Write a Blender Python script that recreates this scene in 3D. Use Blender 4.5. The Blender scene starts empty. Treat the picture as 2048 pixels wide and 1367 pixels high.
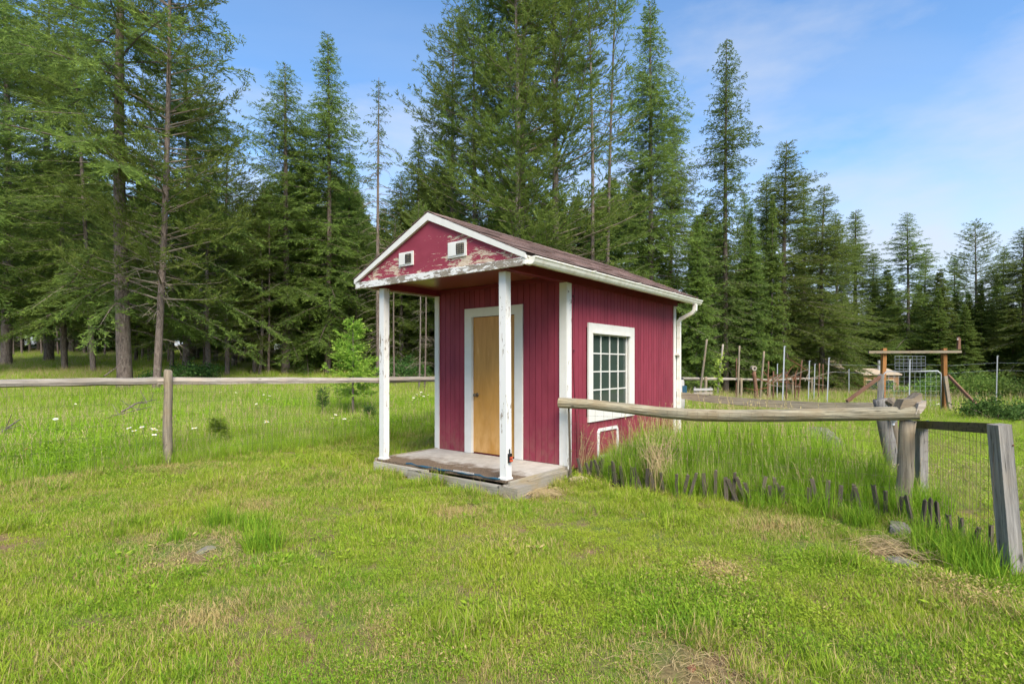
import bpy, math, random
import numpy as np
from mathutils import Vector, Matrix

SC = bpy.context.scene
C = SC.collection
rnd = random.Random(7)
NR = np.random.default_rng(11)

# ------------------------------------------------------------------ camera
CH, F, HZ = 1.48, 1085.0, 730.0           # camera height, focal length in photo pixels, horizon row
cam = bpy.data.cameras.new('camera')
cam.sensor_width = 36.0
cam.lens = F / 2048 * 36.0
cam.shift_y = (HZ - 683.5) / 2048
cam.clip_start, cam.clip_end = 0.05, 2000
camo = bpy.data.objects.new('camera', cam)
camo.location = (0, 0, CH)
camo.rotation_euler = (math.radians(90), 0, 0)
C.objects.link(camo)
SC.camera = camo

# ------------------------------------------------------------------ world, sun, exposure
SUN_EL, SUN_AZ = math.radians(47), math.radians(161)     # azimuth clockwise from +Y: behind the camera, a little right
w = bpy.data.worlds.new('World'); SC.world = w; w.use_nodes = True
nt = w.node_tree; nt.nodes.clear()
def wn(t, **k):
    n = nt.nodes.new(t)
    for a, b in k.items(): setattr(n, a, b)
    return n
def wl(a, b): nt.links.new(a, b)
out = wn('ShaderNodeOutputWorld'); bg = wn('ShaderNodeBackground')
bg.inputs[1].default_value = 0.14
sky = wn('ShaderNodeTexSky', sky_type='NISHITA', sun_disc=False)
sky.sun_elevation, sky.sun_rotation = SUN_EL, SUN_AZ
sky.altitude, sky.air_density, sky.dust_density, sky.ozone_density = 300, 1.0, 0.15, 3.0
tc = wn('ShaderNodeTexCoord'); sep = wn('ShaderNodeSeparateXYZ'); wl(tc.outputs['Generated'], sep.inputs[0])
# thin high cirrus: noise on the plane of the cloud layer (direction.xy / direction.z)
mx = wn('ShaderNodeMath', operation='MAXIMUM'); mx.inputs[1].default_value = 0.0; wl(sep.outputs[2], mx.inputs[0])
ad = wn('ShaderNodeMath', operation='ADD'); ad.inputs[1].default_value = 0.12; wl(mx.outputs[0], ad.inputs[0])
dx = wn('ShaderNodeMath', operation='DIVIDE'); wl(sep.outputs[0], dx.inputs[0]); wl(ad.outputs[0], dx.inputs[1])
dy = wn('ShaderNodeMath', operation='DIVIDE'); wl(sep.outputs[1], dy.inputs[0]); wl(ad.outputs[0], dy.inputs[1])
cb = wn('ShaderNodeCombineXYZ'); wl(dx.outputs[0], cb.inputs[0]); wl(dy.outputs[0], cb.inputs[1])
mp = wn('ShaderNodeMapping'); mp.inputs['Rotation'].default_value = (0, 0, math.radians(-28)); mp.inputs['Scale'].default_value = (0.28, 1.15, 1)
mp.inputs['Location'].default_value = (0.4, 0.85, 0)
wl(cb.outputs[0], mp.inputs[0])
nz = wn('ShaderNodeTexNoise'); nz.inputs['Scale'].default_value = 1.0; nz.inputs['Detail'].default_value = 8; nz.inputs['Roughness'].default_value = 0.5
nz.inputs['Distortion'].default_value = 0.4
wl(mp.outputs[0], nz.inputs['Vector'])
cr = wn('ShaderNodeMapRange'); cr.inputs[1].default_value = 0.5; cr.inputs[2].default_value = 0.85; cr.inputs[3].default_value = 0.0; cr.inputs[4].default_value = 0.5
wl(nz.outputs[0], cr.inputs[0])
mixc = wn('ShaderNodeMix', data_type='RGBA'); mixc.inputs[7].default_value = (2.4, 2.8, 3.4, 1)
hs0 = wn('ShaderNodeHueSaturation'); hs0.inputs['Saturation'].default_value = 1.1; hs0.inputs['Hue'].default_value = 0.498; wl(sky.outputs[0], hs0.inputs['Color'])
wl(cr.outputs[0], mixc.inputs[0]); wl(hs0.outputs[0], mixc.inputs[6])
# low bank of soft cumulus and bright air towards the horizon
nz2 = wn('ShaderNodeTexNoise'); nz2.inputs['Scale'].default_value = 3.4; nz2.inputs['Detail'].default_value = 9; nz2.inputs['Roughness'].default_value = 0.55
mp2 = wn('ShaderNodeMapping'); mp2.inputs['Scale'].default_value = (1, 1, 2.6); mp2.inputs['Location'].default_value = (0.3, 1.7, 0.2)
wl(tc.outputs['Generated'], mp2.inputs[0]); wl(mp2.outputs[0], nz2.inputs['Vector'])
hz = wn('ShaderNodeMapRange'); hz.inputs[1].default_value = 0.50; hz.inputs[2].default_value = 0.0; hz.inputs[3].default_value = 0.0; hz.inputs[4].default_value = 0.62
wl(sep.outputs[2], hz.inputs[0])
ml = wn('ShaderNodeMath', operation='ADD'); wl(nz2.outputs[0], ml.inputs[0]); wl(hz.outputs[0], ml.inputs[1])
c2 = wn('ShaderNodeMapRange'); c2.inputs[1].default_value = 0.56; c2.inputs[2].default_value = 1.02; c2.inputs[3].default_value = 0.0; c2.inputs[4].default_value = 0.85
wl(ml.outputs[0], c2.inputs[0])
mixd = wn('ShaderNodeMix', data_type='RGBA'); mixd.inputs[7].default_value = (2.75, 2.95, 3.35, 1)
wl(c2.outputs[0], mixd.inputs[0]); wl(mixc.outputs[2], mixd.inputs[6])
wl(mixd.outputs[2], bg.inputs[0]); wl(bg.outputs[0], out.inputs[0])

sl = bpy.data.lights.new('sun', 'SUN'); sl.energy = 3.5; sl.angle = math.radians(38); sl.color = (1.0, 0.92, 0.79)
so = bpy.data.objects.new('sun', sl); C.objects.link(so)
sdir = Vector((math.sin(SUN_AZ) * math.cos(SUN_EL), math.cos(SUN_AZ) * math.cos(SUN_EL), math.sin(SUN_EL)))
so.rotation_euler = sdir.to_track_quat('Z', 'Y').to_euler(); so.location = sdir * 30 + Vector((0, 5, 0))
vs = SC.view_settings
vs.view_transform, vs.look, vs.exposure, vs.gamma, vs.use_curve_mapping = 'Standard', 'None', 1.0, 1.0, False
SC.cycles.max_bounces = 5; SC.cycles.diffuse_bounces = 3; SC.cycles.glossy_bounces = 3; SC.cycles.transmission_bounces = 4; SC.cycles.transparent_max_bounces = 6
SC.cycles.use_denoising = True; SC.cycles.use_adaptive_sampling = True; SC.cycles.adaptive_threshold = 0.03

# ------------------------------------------------------------------ pixel helpers, terrain
def vnoise(x, y, s, seed=0):
    x = np.asarray(x, float) / s; y = np.asarray(y, float) / s
    g = np.random.default_rng(seed).random((64, 64))
    xi, yi = np.floor(x).astype(int), np.floor(y).astype(int); fx, fy = x - xi, y - yi
    fx = fx * fx * (3 - 2 * fx); fy = fy * fy * (3 - 2 * fy)
    a = lambda i, j: g[(xi + i) % 64, (yi + j) % 64]
    return (a(0, 0) * (1 - fx) + a(1, 0) * fx) * (1 - fy) + (a(0, 1) * (1 - fx) + a(1, 1) * fx) * fy
def ground(x, y):
    x = np.asarray(x, float); y = np.asarray(y, float)
    r = np.clip(x / np.maximum(np.abs(y), 6.0), -1.3, 1.3)
    a = np.interp(r, [-1.0, -0.6, -0.3, 0.1, 0.45, 0.8], [0.066, 0.064, 0.05, 0.025, -0.014, -0.016])
    d = np.clip(y - 11, 0, 70)
    z = a * d * (1 - np.exp(-d / 3.0))
    z = z - 0.32 * np.exp(-((x - 11) ** 2 + (y - 26) ** 2) / 60.0) - 0.75 * np.exp(-((x - 27) ** 2 + (y - 43) ** 2) / 120.0)
    z = z + (vnoise(x, y, 1.7, 3) - 0.5) * 0.05 * np.clip((y - 1.0) / 5, 0, 1) + (vnoise(x, y, 7, 5) - 0.5) * 0.12 * np.clip((y - 9) / 8, 0, 1)
    return z
def gz(x, y): return float(ground(x, y))
def at(px, py, Y): return Vector(((px - 1024) / F * Y, Y, CH - (py - HZ) / F * Y))
def onground(px, Y):
    X = (px - 1024) / F * Y
    return Vector((X, Y, gz(X, Y)))
def floorpt(px, py, z=0.0):
    Y = F * (CH - z) / (py - HZ)
    return Vector(((px - 1024) / F * Y, Y, z))

# ------------------------------------------------------------------ materials
MATS = {}
class NT:
    def __init__(s, name):
        s.m = bpy.data.materials.new(name); s.m.use_nodes = True; s.t = s.m.node_tree; s.b = s.t.nodes['Principled BSDF']; s.o = s.t.nodes['Material Output']
    def n(s, t, **k):
        q = s.t.nodes.new(t)
        for a, b in k.items(): setattr(q, a, b)
        return q
    def l(s, a, b): s.t.links.new(a, b)
    def coord(s, scale=(1, 1, 1), loc=(0, 0, 0), kind='Object', rot=(0, 0, 0)):
        if kind == 'World': o = s.n('ShaderNodeNewGeometry').outputs['Position']
        else: o = s.n('ShaderNodeTexCoord').outputs[kind]
        m = s.n('ShaderNodeMapping'); m.inputs['Scale'].default_value = scale; m.inputs['Location'].default_value = loc; m.inputs['Rotation'].default_value = rot
        s.l(o, m.inputs[0]); return m.outputs[0]
    def noise(s, vec, scale=5, detail=6, rough=0.6, dist=0.0):
        q = s.n('ShaderNodeTexNoise'); q.inputs['Scale'].default_value = scale; q.inputs['Detail'].default_value = detail
        q.inputs['Roughness'].default_value = rough; q.inputs['Distortion'].default_value = dist
        s.l(vec, q.inputs['Vector']); return q.outputs[0]
    def rng(s, v, a, b, c=0.0, d=1.0):
        q = s.n('ShaderNodeMapRange'); q.inputs[1].default_value = a; q.inputs[2].default_value = b; q.inputs[3].default_value = c; q.inputs[4].default_value = d
        s.l(v, q.inputs[0]); return q.outputs[0]
    def math(s, op, a, b):
        q = s.n('ShaderNodeMath', operation=op)
        for i, v in ((0, a), (1, b)):
            if isinstance(v, (int, float)): q.inputs[i].default_value = v
            else: s.l(v, q.inputs[i])
        return q.outputs[0]
    def mix(s, f, a, b):
        q = s.n('ShaderNodeMix', data_type='RGBA')
        for i, v in ((0, f), (6, a), (7, b)):
            if isinstance(v, (int, float)): q.inputs[i].default_value = v
            elif isinstance(v, (tuple, list)): q.inputs[i].default_value = (*v, 1)
            else: s.l(v, q.inputs[i])
        return q.outputs[2]
    def ramp(s, f, stops):
        q = s.n('ShaderNodeValToRGB'); e = q.color_ramp.elements
        while len(e) < len(stops): e.new(0.5)
        for i, (p, c) in enumerate(stops): e[i].position = p; e[i].color = (*c, 1)
        s.l(f, q.inputs[0]); return q.outputs[0]
    def attr(s, name, kind='GEOMETRY', o='Fac'):
        q = s.n('ShaderNodeAttribute', attribute_type=kind, attribute_name=name); return q.outputs[o]
    def objrnd(s): return s.n('ShaderNodeObjectInfo').outputs['Random']
    def base(s, c):
        if isinstance(c, tuple): s.b.inputs['Base Color'].default_value = (*c, 1)
        else: s.l(c, s.b.inputs['Base Color'])
    def rough(s, r, spec=0.3):
        s.b.inputs['Roughness'].default_value = r; s.b.inputs['Specular IOR Level'].default_value = spec
    def bump(s, h, strength=0.3, dist=0.01):
        q = s.n('ShaderNodeBump'); q.inputs['Strength'].default_value = strength; q.inputs['Distance'].default_value = dist
        s.l(h, q.inputs['Height']); s.l(q.outputs[0], s.b.inputs['Normal'])
def reg(name):
    def deco(fn):
        t = NT(name); fn(t); MATS[name] = t.m; return fn
    return deco
def M(n): return MATS[n]

def wood(name, dark, light, axis='z', warm=None, rough=0.85, spots=None):
    """weathered wood with the grain along one axis of the object"""
    t = NT(name)
    st = {'x': (1.2, 22, 22), 'y': (22, 1.2, 22), 'z': (22, 22, 1.2)}[axis]
    g = t.noise(t.coord(st), 1.6, 8, 0.7, 0.3)
    b = t.noise(t.coord((1, 1, 1)), 3.0, 5, 0.6)
    c = t.mix(t.rng(g, 0.33, 0.68), dark, light)
    if warm: c = t.mix(t.rng(b, 0.45, 0.7, 0, 0.8), c, warm)
    k = t.noise(t.coord(tuple(v * 1.6 for v in st), (3, 1, 2)), 2.2, 4, 0.6)
    c = t.mix(t.rng(k, 0.62, 0.7, 0, 0.75), c, tuple(v * 0.25 for v in dark))
    if spots:
        s = t.noise(t.coord((9, 9, 9)), 2.0, 6, 0.7); c = t.mix(t.rng(s, 0.52, 0.64), c, spots)
    kn = t.noise(t.coord({'x': (4, 11, 11), 'y': (11, 4, 11), 'z': (11, 11, 4)}[axis], (7, 2, 5)), 1.1, 2, 0.4); c = t.mix(t.rng(kn, 0.70, 0.76, 0, 0.8), c, tuple(v * 0.35 for v in dark))
    v = t.rng(t.objrnd(), 0, 1, 0.82, 1.15)
    hs = t.n('ShaderNodeHueSaturation'); t.l(c, hs.inputs['Color']); t.l(v, hs.inputs['Value'])
    t.base(hs.outputs[0]); t.rough(rough, 0.2); t.bump(g, 0.9, 0.012)
    MATS[name] = t.m
for ax in 'xz':
    wood('grey_wood_' + ax, (0.13, 0.105, 0.078), (0.33, 0.28, 0.205), ax, (0.30, 0.22, 0.13))
    wood('silver_wood_' + ax, (0.09, 0.085, 0.08), (0.31, 0.29, 0.265), ax, (0.24, 0.205, 0.16))
wood('log_x', (0.11, 0.10, 0.068), (0.46, 0.40, 0.275), 'x', (0.27, 0.20, 0.11))
wood('old_rail_x', (0.15, 0.125, 0.09), (0.42, 0.36, 0.27), 'x', (0.33, 0.27, 0.18))
wood('pale_rail_x', (0.15, 0.13, 0.105), (0.48, 0.425, 0.36), 'x', (0.36, 0.29, 0.22))
wood('mossy_x', (0.075, 0.06, 0.035), (0.17, 0.135, 0.08), 'x', (0.12, 0.11, 0.03), spots=(0.045, 0.04, 0.03))
wood('picket_z', (0.06, 0.05, 0.04), (0.18, 0.145, 0.105), 'z', (0.14, 0.11, 0.06))
wood('rust_wood_z', (0.20, 0.085, 0.03), (0.36, 0.17, 0.055), 'z', (0.30, 0.13, 0.04))
wood('brown_wood_x', (0.12, 0.062, 0.04), (0.23, 0.125, 0.082), 'x')
wood('deck_rim_x', (0.26, 0.235, 0.19), (0.48, 0.44, 0.365), 'x', (0.36, 0.30, 0.2))
wood('deck_rim_y', (0.24, 0.215, 0.17), (0.42, 0.38, 0.31), 'y', (0.34, 0.26, 0.14))

RED_D, RED_L = (0.20, 0.027, 0.045), (0.275, 0.042, 0.066)
@reg('red_siding')
def _(t):
    n = t.noise(t.coord((2, 2, 0.6)), 2.5, 5); g = t.noise(t.coord((40, 40, 1.5)), 2, 4)
    c = t.mix(t.rng(n, 0.3, 0.7), RED_D, RED_L)
    v = t.rng(t.objrnd(), 0, 1, 0.90, 1.08)
    hs = t.n('ShaderNodeHueSaturation'); t.l(c, hs.inputs['Color']); t.l(v, hs.inputs['Value'])
    wr = t.noise(t.coord((6, 6, 1.0), (5, 2, 1)), 4, 6, 0.7)
    c = t.mix(t.rng(wr, 0.72, 0.80, 0, 0.35), hs.outputs[0], (0.32, 0.12, 0.12))
    s = t.n('ShaderNodeSeparateXYZ'); t.l(t.n('ShaderNodeTexCoord').outputs['Object'], s.inputs[0])
    mud = t.math('MULTIPLY', t.rng(s.outputs[2], 0.75, 0.15, 0, 0.7), t.rng(t.noise(t.coord((3, 3, 2), (1, 1, 4)), 3, 7, 0.7), 0.42, 0.66))
    c = t.mix(mud, c, (0.25, 0.12, 0.09))
    t.base(c); t.rough(0.62, 0.25); t.bump(g, 0.25, 0.003)
@reg('red_trim')
def _(t):
    n = t.noise(t.coord((1, 1, 1)), 3, 5)
    t.base(t.mix(t.rng(n, 0.3, 0.7), (0.15, 0.016, 0.026), (0.21, 0.024, 0.038))); t.rough(0.6, 0.25)
@reg('groove')
def _(t): t.base((0.10, 0.012, 0.02)); t.rough(0.9, 0.1)
@reg('gable_paint')
def _(t):
    # old red paint flaked off along the grain, worst along the lower edge
    co = t.coord((9, 9, 40)); fl = t.noise(co, 0.75, 10, 0.72, 0.8)
    big = t.noise(t.coord((1, 1, 1.6), (2.4, 0, 0.3)), 2.6, 3, 0.5)
    s = t.n('ShaderNodeSeparateXYZ'); t.l(t.n('ShaderNodeTexCoord').outputs['Object'], s.inputs[0])
    low = t.rng(s.outputs[2], 2.62, 3.2, 0.115, -0.05)
    side = t.rng(s.outputs[0], -1.9, -0.35, -0.03, 0.03)
    v = t.math('ADD', t.math('ADD', fl, t.rng(big, 0.3, 0.7, -0.13, 0.13)), t.math('ADD', low, side))
    k = t.rng(v, 0.625, 0.64)
    old = t.mix(t.rng(t.noise(co, 2.5, 5), 0.4, 0.6), (0.46, 0.35, 0.24), (0.60, 0.50, 0.38))
    dk = t.rng(t.noise(t.coord((5, 5, 30), (1, 2, 3)), 1.2, 8, 0.7), 0.66, 0.70, 0, 0.6)
    red = t.mix(t.rng(big, 0.3, 0.7), (0.235, 0.032, 0.052), (0.30, 0.048, 0.074))
    red = t.mix(dk, red, (0.12, 0.014, 0.022))
    t.base(t.mix(k, red, old)); t.rough(0.65, 0.25)
    t.bump(t.math('SUBTRACT', 1.0, k), 0.5, 0.003)
@reg('white_paint')
def _(t):
    n = t.noise(t.coord((2, 2, 2)), 4, 6); t.base(t.mix(t.rng(n, 0.3, 0.75), (0.65, 0.63, 0.57), (0.72, 0.70, 0.65))); t.rough(0.5, 0.3)
@reg('gutter_white')
def _(t):
    n = t.noise(t.coord((1, 6, 6)), 2, 6); t.base(t.mix(t.rng(n, 0.45, 0.75), (0.80, 0.78, 0.70), (0.62, 0.57, 0.44))); t.rough(0.35, 0.4)
def flaky(name, st, thr, under=(0.30, 0.25, 0.19), topc=(0.70, 0.685, 0.65), weak=0.0):
    t = NT(name)
    f = t.noise(t.coord(st), 1.3, 9, 0.72, 0.5); b = t.noise(t.coord((1.5, 1.5, 1.5), (4, 1, 7)), 1.6, 3)
    v = t.math('ADD', f, t.rng(b, 0.3, 0.7, -0.1, 0.1)); k = t.rng(v, thr, thr + 0.02)
    w_ = t.mix(t.rng(t.noise(t.coord(st, (3, 3, 3)), 3, 4), 0.35, 0.7), under, tuple(q * 0.6 for q in under))
    t.base(t.mix(k, topc, w_)); t.rough(0.6, 0.25); t.bump(t.math('SUBTRACT', 1.0, k), 0.5, 0.003)
    MATS[name] = t.m
flaky('post_paint', (20, 20, 4), 0.615, (0.34, 0.28, 0.22))
flaky('board_paint', (5, 18, 18), 0.485, (0.30, 0.255, 0.20))
flaky('trim_edge', (9, 9, 4), 0.60)
@reg('porch_ceiling')
def _(t):
    n = t.noise(t.coord((1, 1, 1)), 1.4, 3)
    t.base(t.mix(t.rng(n, 0.35, 0.65), (0.20, 0.05, 0.038), (0.25, 0.085, 0.05))); t.rough(0.28, 0.5)
@reg('door_wood')
def _(t):
    g = t.noise(t.coord((9, 9, 1.2)), 1.5, 7, 0.6, 0.6); c = t.mix(t.rng(g, 0.3, 0.7), (0.42, 0.195, 0.035), (0.55, 0.275, 0.06))
    sc = t.noise(t.coord((14, 14, 3), (2, 0, 1)), 1.2, 7, 0.7, 0.4); c = t.mix(t.rng(sc, 0.62, 0.72, 0, 0.65), c, (0.70, 0.42, 0.15))
    s = t.n('ShaderNodeSeparateXYZ'); t.l(t.n('ShaderNodeTexCoord').outputs['Object'], s.inputs[0])
    dn = t.rng(s.outputs[2], 1.1, 0.2, 0, 0.75)
    c = t.mix(t.math('MULTIPLY', dn, t.rng(t.noise(t.coord((3, 3, 1.3)), 2, 6), 0.42, 0.62)), c, (0.66, 0.39, 0.15))
    t.base(c); t.rough(0.42, 0.4)
@reg('plywood_deck')
def _(t):
    # grey painted boards, with wet leaf litter lying along the outer edge
    a = t.noise(t.coord((3, 3, 3)), 3, 8, 0.65); c = t.mix(t.rng(a, 0.3, 0.7), (0.35, 0.315, 0.265), (0.52, 0.48, 0.42))
    s = t.n('ShaderNodeSeparateXYZ'); t.l(t.n('ShaderNodeTexCoord').outputs['Object'], s.inputs[0])
    e = t.math('ADD', t.rng(s.outputs[1], 0.12, 0.85, 0.55, -0.22), t.noise(t.coord((2.2, 2.2, 2), (1, 5, 2)), 1.6, 6, 0.6))
    k = t.rng(e, 0.58, 0.80); fine = t.noise(t.coord((18, 18, 18)), 3, 6, 0.8)
    c = t.mix(k, c, t.mix(t.rng(fine, 0.35, 0.65), (0.05, 0.036, 0.026), (0.24, 0.17, 0.11)))
    t.base(c); t.rough(0.8, 0.2); t.bump(fine, 0.4, 0.006)
@reg('shingle')
def _(t):
    r = t.objrnd(); n = t.noise(t.coord((1, 1, 1)), 160, 3, 0.8); w_ = t.noise(t.coord((1, 1, 1), kind='World'), 1.3, 4)
    c = t.ramp(r, [(0, (0.06, 0.043, 0.038)), (0.3, (0.17, 0.11, 0.095)), (0.7, (0.28, 0.185, 0.16)), (1, (0.12, 0.09, 0.084))])
    c = t.mix(t.rng(n, 0.3, 0.7, 0.0, 0.55), c, (0.34, 0.245, 0.215)); c = t.mix(t.rng(w_, 0.45, 0.7, 0, 0.3), c, (0.08, 0.062, 0.05))
    t.base(c); t.rough(0.95, 0.15); t.bump(n, 0.4, 0.003)
@reg('roof_edge')
def _(t): t.base((0.055, 0.04, 0.034)); t.rough(0.95, 0.1)
@reg('glass')
def _(t):
    t.base((0.045, 0.065, 0.052)); t.rough(0.04, 0.55); t.b.inputs['IOR'].default_value = 1.5
    g = t.noise(t.coord((1, 1, 1)), 2.2, 2); t.bump(g, 0.05, 0.02)
@reg('dark_metal')
def _(t): t.base((0.03, 0.027, 0.025)); t.rough(0.45, 0.5)
@reg('brass_knob')
def _(t): t.base((0.16, 0.12, 0.07)); t.b.inputs['Metallic'].default_value = 0.8; t.rough(0.4, 0.5)
@reg('grille')
def _(t): t.base((0.42, 0.36, 0.25)); t.rough(0.7, 0.2)
@reg('cable')
def _(t): t.base((0.11, 0.018, 0.028)); t.rough(0.5, 0.3)
@reg('blue_plastic')
def _(t): t.base((0.02, 0.075, 0.12)); t.rough(0.5, 0.3)
@reg('red_plastic')
def _(t): t.base((0.55, 0.09, 0.04)); t.rough(0.45, 0.3)
@reg('black_plastic')
def _(t): t.base((0.015, 0.015, 0.016)); t.rough(0.45, 0.3)
@reg('wire')
def _(t): t.base((0.10, 0.095, 0.085)); t.b.inputs['Metallic'].default_value = 0.2; t.rough(0.6, 0.3)
@reg('rust_wire')
def _(t): t.base((0.16, 0.115, 0.08)); t.b.inputs['Metallic'].default_value = 0.3; t.rough(0.7, 0.3)
@reg('galvanised')
def _(t):
    n = t.noise(t.coord((1, 1, 1)), 12, 4); t.base(t.mix(n, (0.30, 0.32, 0.34), (0.45, 0.47, 0.49))); t.b.inputs['Metallic'].default_value = 0.4; t.rough(0.5, 0.4)
@reg('rusty_iron')
def _(t):
    n = t.noise(t.coord((1, 1, 1)), 14, 5); t.base(t.mix(n, (0.13, 0.055, 0.03), (0.24, 0.11, 0.06))); t.rough(0.9, 0.2)
@reg('rock')
def _(t):
    n = t.noise(t.coord((1, 1, 1)), 5, 9, 0.7); m = t.noise(t.coord((1, 1, 1), (3, 3, 1)), 9, 6, 0.7)
    c = t.mix(t.rng(n, 0.3, 0.7), (0.13, 0.115, 0.09), (0.34, 0.30, 0.24)); c = t.mix(t.rng(m, 0.46, 0.62, 0, 0.85), c, (0.17, 0.19, 0.085))
    t.base(c); t.rough(0.95, 0.1); t.bump(n, 0.9, 0.03)
@reg('tan_rock')
def _(t):
    n = t.noise(t.coord((1, 1, 1)), 9, 8, 0.7); t.base(t.mix(t.rng(n, 0.3, 0.7), (0.28, 0.23, 0.12), (0.5, 0.43, 0.25))); t.rough(0.95, 0.1); t.bump(n, 0.8, 0.02)
@reg('bark')
def _(t):
    g = t.noise(t.coord((9, 9, 2.2)), 2.2, 8, 0.7, 0.6); b = t.noise(t.coord((1, 1, 1)), 7, 6, 0.7)
    r = t.objrnd()
    base = t.mix(r, (0.25, 0.19, 0.155), (0.30, 0.25, 0.215))
    c = t.mix(t.rng(g, 0.35, 0.66), (0.085, 0.064, 0.052), base); c = t.mix(t.rng(b, 0.58, 0.68, 0, 0.7), c, (0.33, 0.31, 0.24))
    t.base(c); t.rough(0.95, 0.1); t.bump(g, 1.0, 0.03)
@reg('dead_twig')
def _(t):
    n = t.noise(t.coord((1, 1, 1)), 8, 4); t.base(t.mix(n, (0.15, 0.115, 0.085), (0.33, 0.28, 0.215))); t.rough(0.95, 0.1)
def leafmat(name, dark, light, tip, trans=0.28, brown=None):
    t = NT(name)
    a = t.attr('tint'); r = t.objrnd()
    w_ = t.noise(t.coord((1, 1, 1), kind='World'), 0.55, 4, 0.6)
    c = t.mix(t.rng(w_, 0.35, 0.65), dark, light); c = t.mix(a, c, tip)
    if brown: c = t.mix(t.rng(t.noise(t.coord((1, 1, 1), (8, 3, 1), kind='World'), 0.9, 4, 0.7), 0.70, 0.78, 0, 0.6), c, brown)
    hs = t.n('ShaderNodeHueSaturation'); t.l(c, hs.inputs['Color']); t.l(t.rng(r, 0, 1, 0.8, 1.2), hs.inputs['Value']); t.l(t.rng(r, 0, 1, 0.485, 0.512), hs.inputs['Hue'])
    t.base(hs.outputs[0]); t.rough(0.7, 0.08)
    tr = t.n('ShaderNodeBsdfTranslucent'); t.l(hs.outputs[0], tr.inputs[0]); mx_ = t.n('ShaderNodeMixShader'); mx_.inputs[0].default_value = trans
    t.l(t.b.outputs[0], mx_.inputs[1]); t.l(tr.outputs[0], mx_.inputs[2]); t.l(mx_.outputs[0], t.o.inputs[0])
    MATS[name] = t.m
leafmat('fir_needles', (0.110, 0.162, 0.046), (0.172, 0.232, 0.056), (0.32, 0.43, 0.08), 0.5)
leafmat('pine_needles', (0.125, 0.19, 0.045), (0.19, 0.265, 0.06), (0.33, 0.43, 0.09), 0.48, brown=(0.20, 0.12, 0.05))
leafmat('larch_needles', (0.12, 0.19, 0.055), (0.17, 0.25, 0.065), (0.28, 0.37, 0.095), 0.45)
leafmat('young_needles', (0.21, 0.34, 0.045), (0.31, 0.43, 0.06), (0.48, 0.57, 0.11), 0.45)
leafmat('bush_leaf', (0.05, 0.115, 0.028), (0.085, 0.165, 0.038), (0.15, 0.26, 0.06), 0.3)
leafmat('light_leaf', (0.14, 0.235, 0.045), (0.21, 0.32, 0.06), (0.33, 0.42, 0.10), 0.35)
leafmat('hop_leaf', (0.26, 0.36, 0.05), (0.36, 0.46, 0.07), (0.45, 0.52, 0.12), 0.4)
def grassmat(name, a, b, straw, trans=0.35):
    t = NT(name)
    tint = t.attr('tint'); hue = t.attr('hue', 'INSTANCER'); dry = t.attr('dry', 'INSTANCER')
    c = t.mix(hue, a, b)
    c = t.mix(t.rng(tint, 0.0, 0.72, 0, 0.55), c, tuple(min(1, q * 1.5) for q in b))
    isd = t.rng(t.math('SUBTRACT', t.math('ADD', tint, dry), 0.93), 0, 0.08)
    c = t.mix(isd, c, straw)
    t.base(c); t.rough(0.7, 0.08)
    tr = t.n('ShaderNodeBsdfTranslucent'); t.l(c, tr.inputs[0]); mx_ = t.n('ShaderNodeMixShader'); mx_.inputs[0].default_value = trans
    t.l(t.b.outputs[0], mx_.inputs[1]); t.l(tr.outputs[0], mx_.inputs[2]); t.l(mx_.outputs[0], t.o.inputs[0])
    MATS[name] = t.m
grassmat('lawn_blade', (0.112, 0.262, 0.018), (0.295, 0.362, 0.034), (0.52, 0.40, 0.17))
grassmat('meadow_blade', (0.135, 0.31, 0.018), (0.29, 0.40, 0.034), (0.52, 0.43, 0.20))
grassmat('seed_straw', (0.40, 0.33, 0.15), (0.46, 0.36, 0.19), (0.46, 0.30, 0.19), 0.2)
@reg('soil')
def _(t):
    co = t.coord((1, 1, 1), kind='World')
    n = t.noise(co, 1.3, 6, 0.6); f = t.noise(co, 30, 6, 0.75)
    g = t.mix(t.rng(f, 0.3, 0.7), (0.07, 0.10, 0.022), (0.17, 0.20, 0.05))
    d = t.mix(t.rng(f, 0.3, 0.7), (0.10, 0.062, 0.036), (0.30, 0.20, 0.11))
    t.base(t.mix(t.rng(n, 0.42, 0.60), g, d)); t.rough(1.0, 0.05); t.bump(f, 0.6, 0.02)
@reg('daisy_petal')
def _(t): t.base((0.85, 0.84, 0.80)); t.rough(0.6, 0.2)
@reg('daisy_disc')
def _(t): t.base((0.65, 0.42, 0.03)); t.rough(0.7, 0.2)
@reg('stem_green')
def _(t): t.base((0.12, 0.22, 0.03)); t.rough(0.7, 0.2)
@reg('dry_stalk')
def _(t):
    n = t.noise(t.coord((1, 1, 1)), 6, 4); t.base(t.mix(n, (0.30, 0.21, 0.105), (0.48, 0.38, 0.20))); t.rough(0.9, 0.1)
@reg('cream_wall')
def _(t): t.base((0.52, 0.40, 0.26)); t.rough(0.8, 0.2)
@reg('log_wall')
def _(t):
    n = t.noise(t.coord((1, 1, 14)), 2, 4); t.base(t.mix(n, (0.22, 0.12, 0.06), (0.38, 0.23, 0.12))); t.rough(0.8, 0.2)
@reg('tan_roof')
def _(t):
    n = t.noise(t.coord((1, 1, 1)), 3, 5); t.base(t.mix(n, (0.40, 0.31, 0.21), (0.52, 0.42, 0.30))); t.rough(0.6, 0.3)
@reg('pale_plastic')
def _(t): t.base((0.42, 0.395, 0.375)); t.rough(0.5, 0.3)

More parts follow.
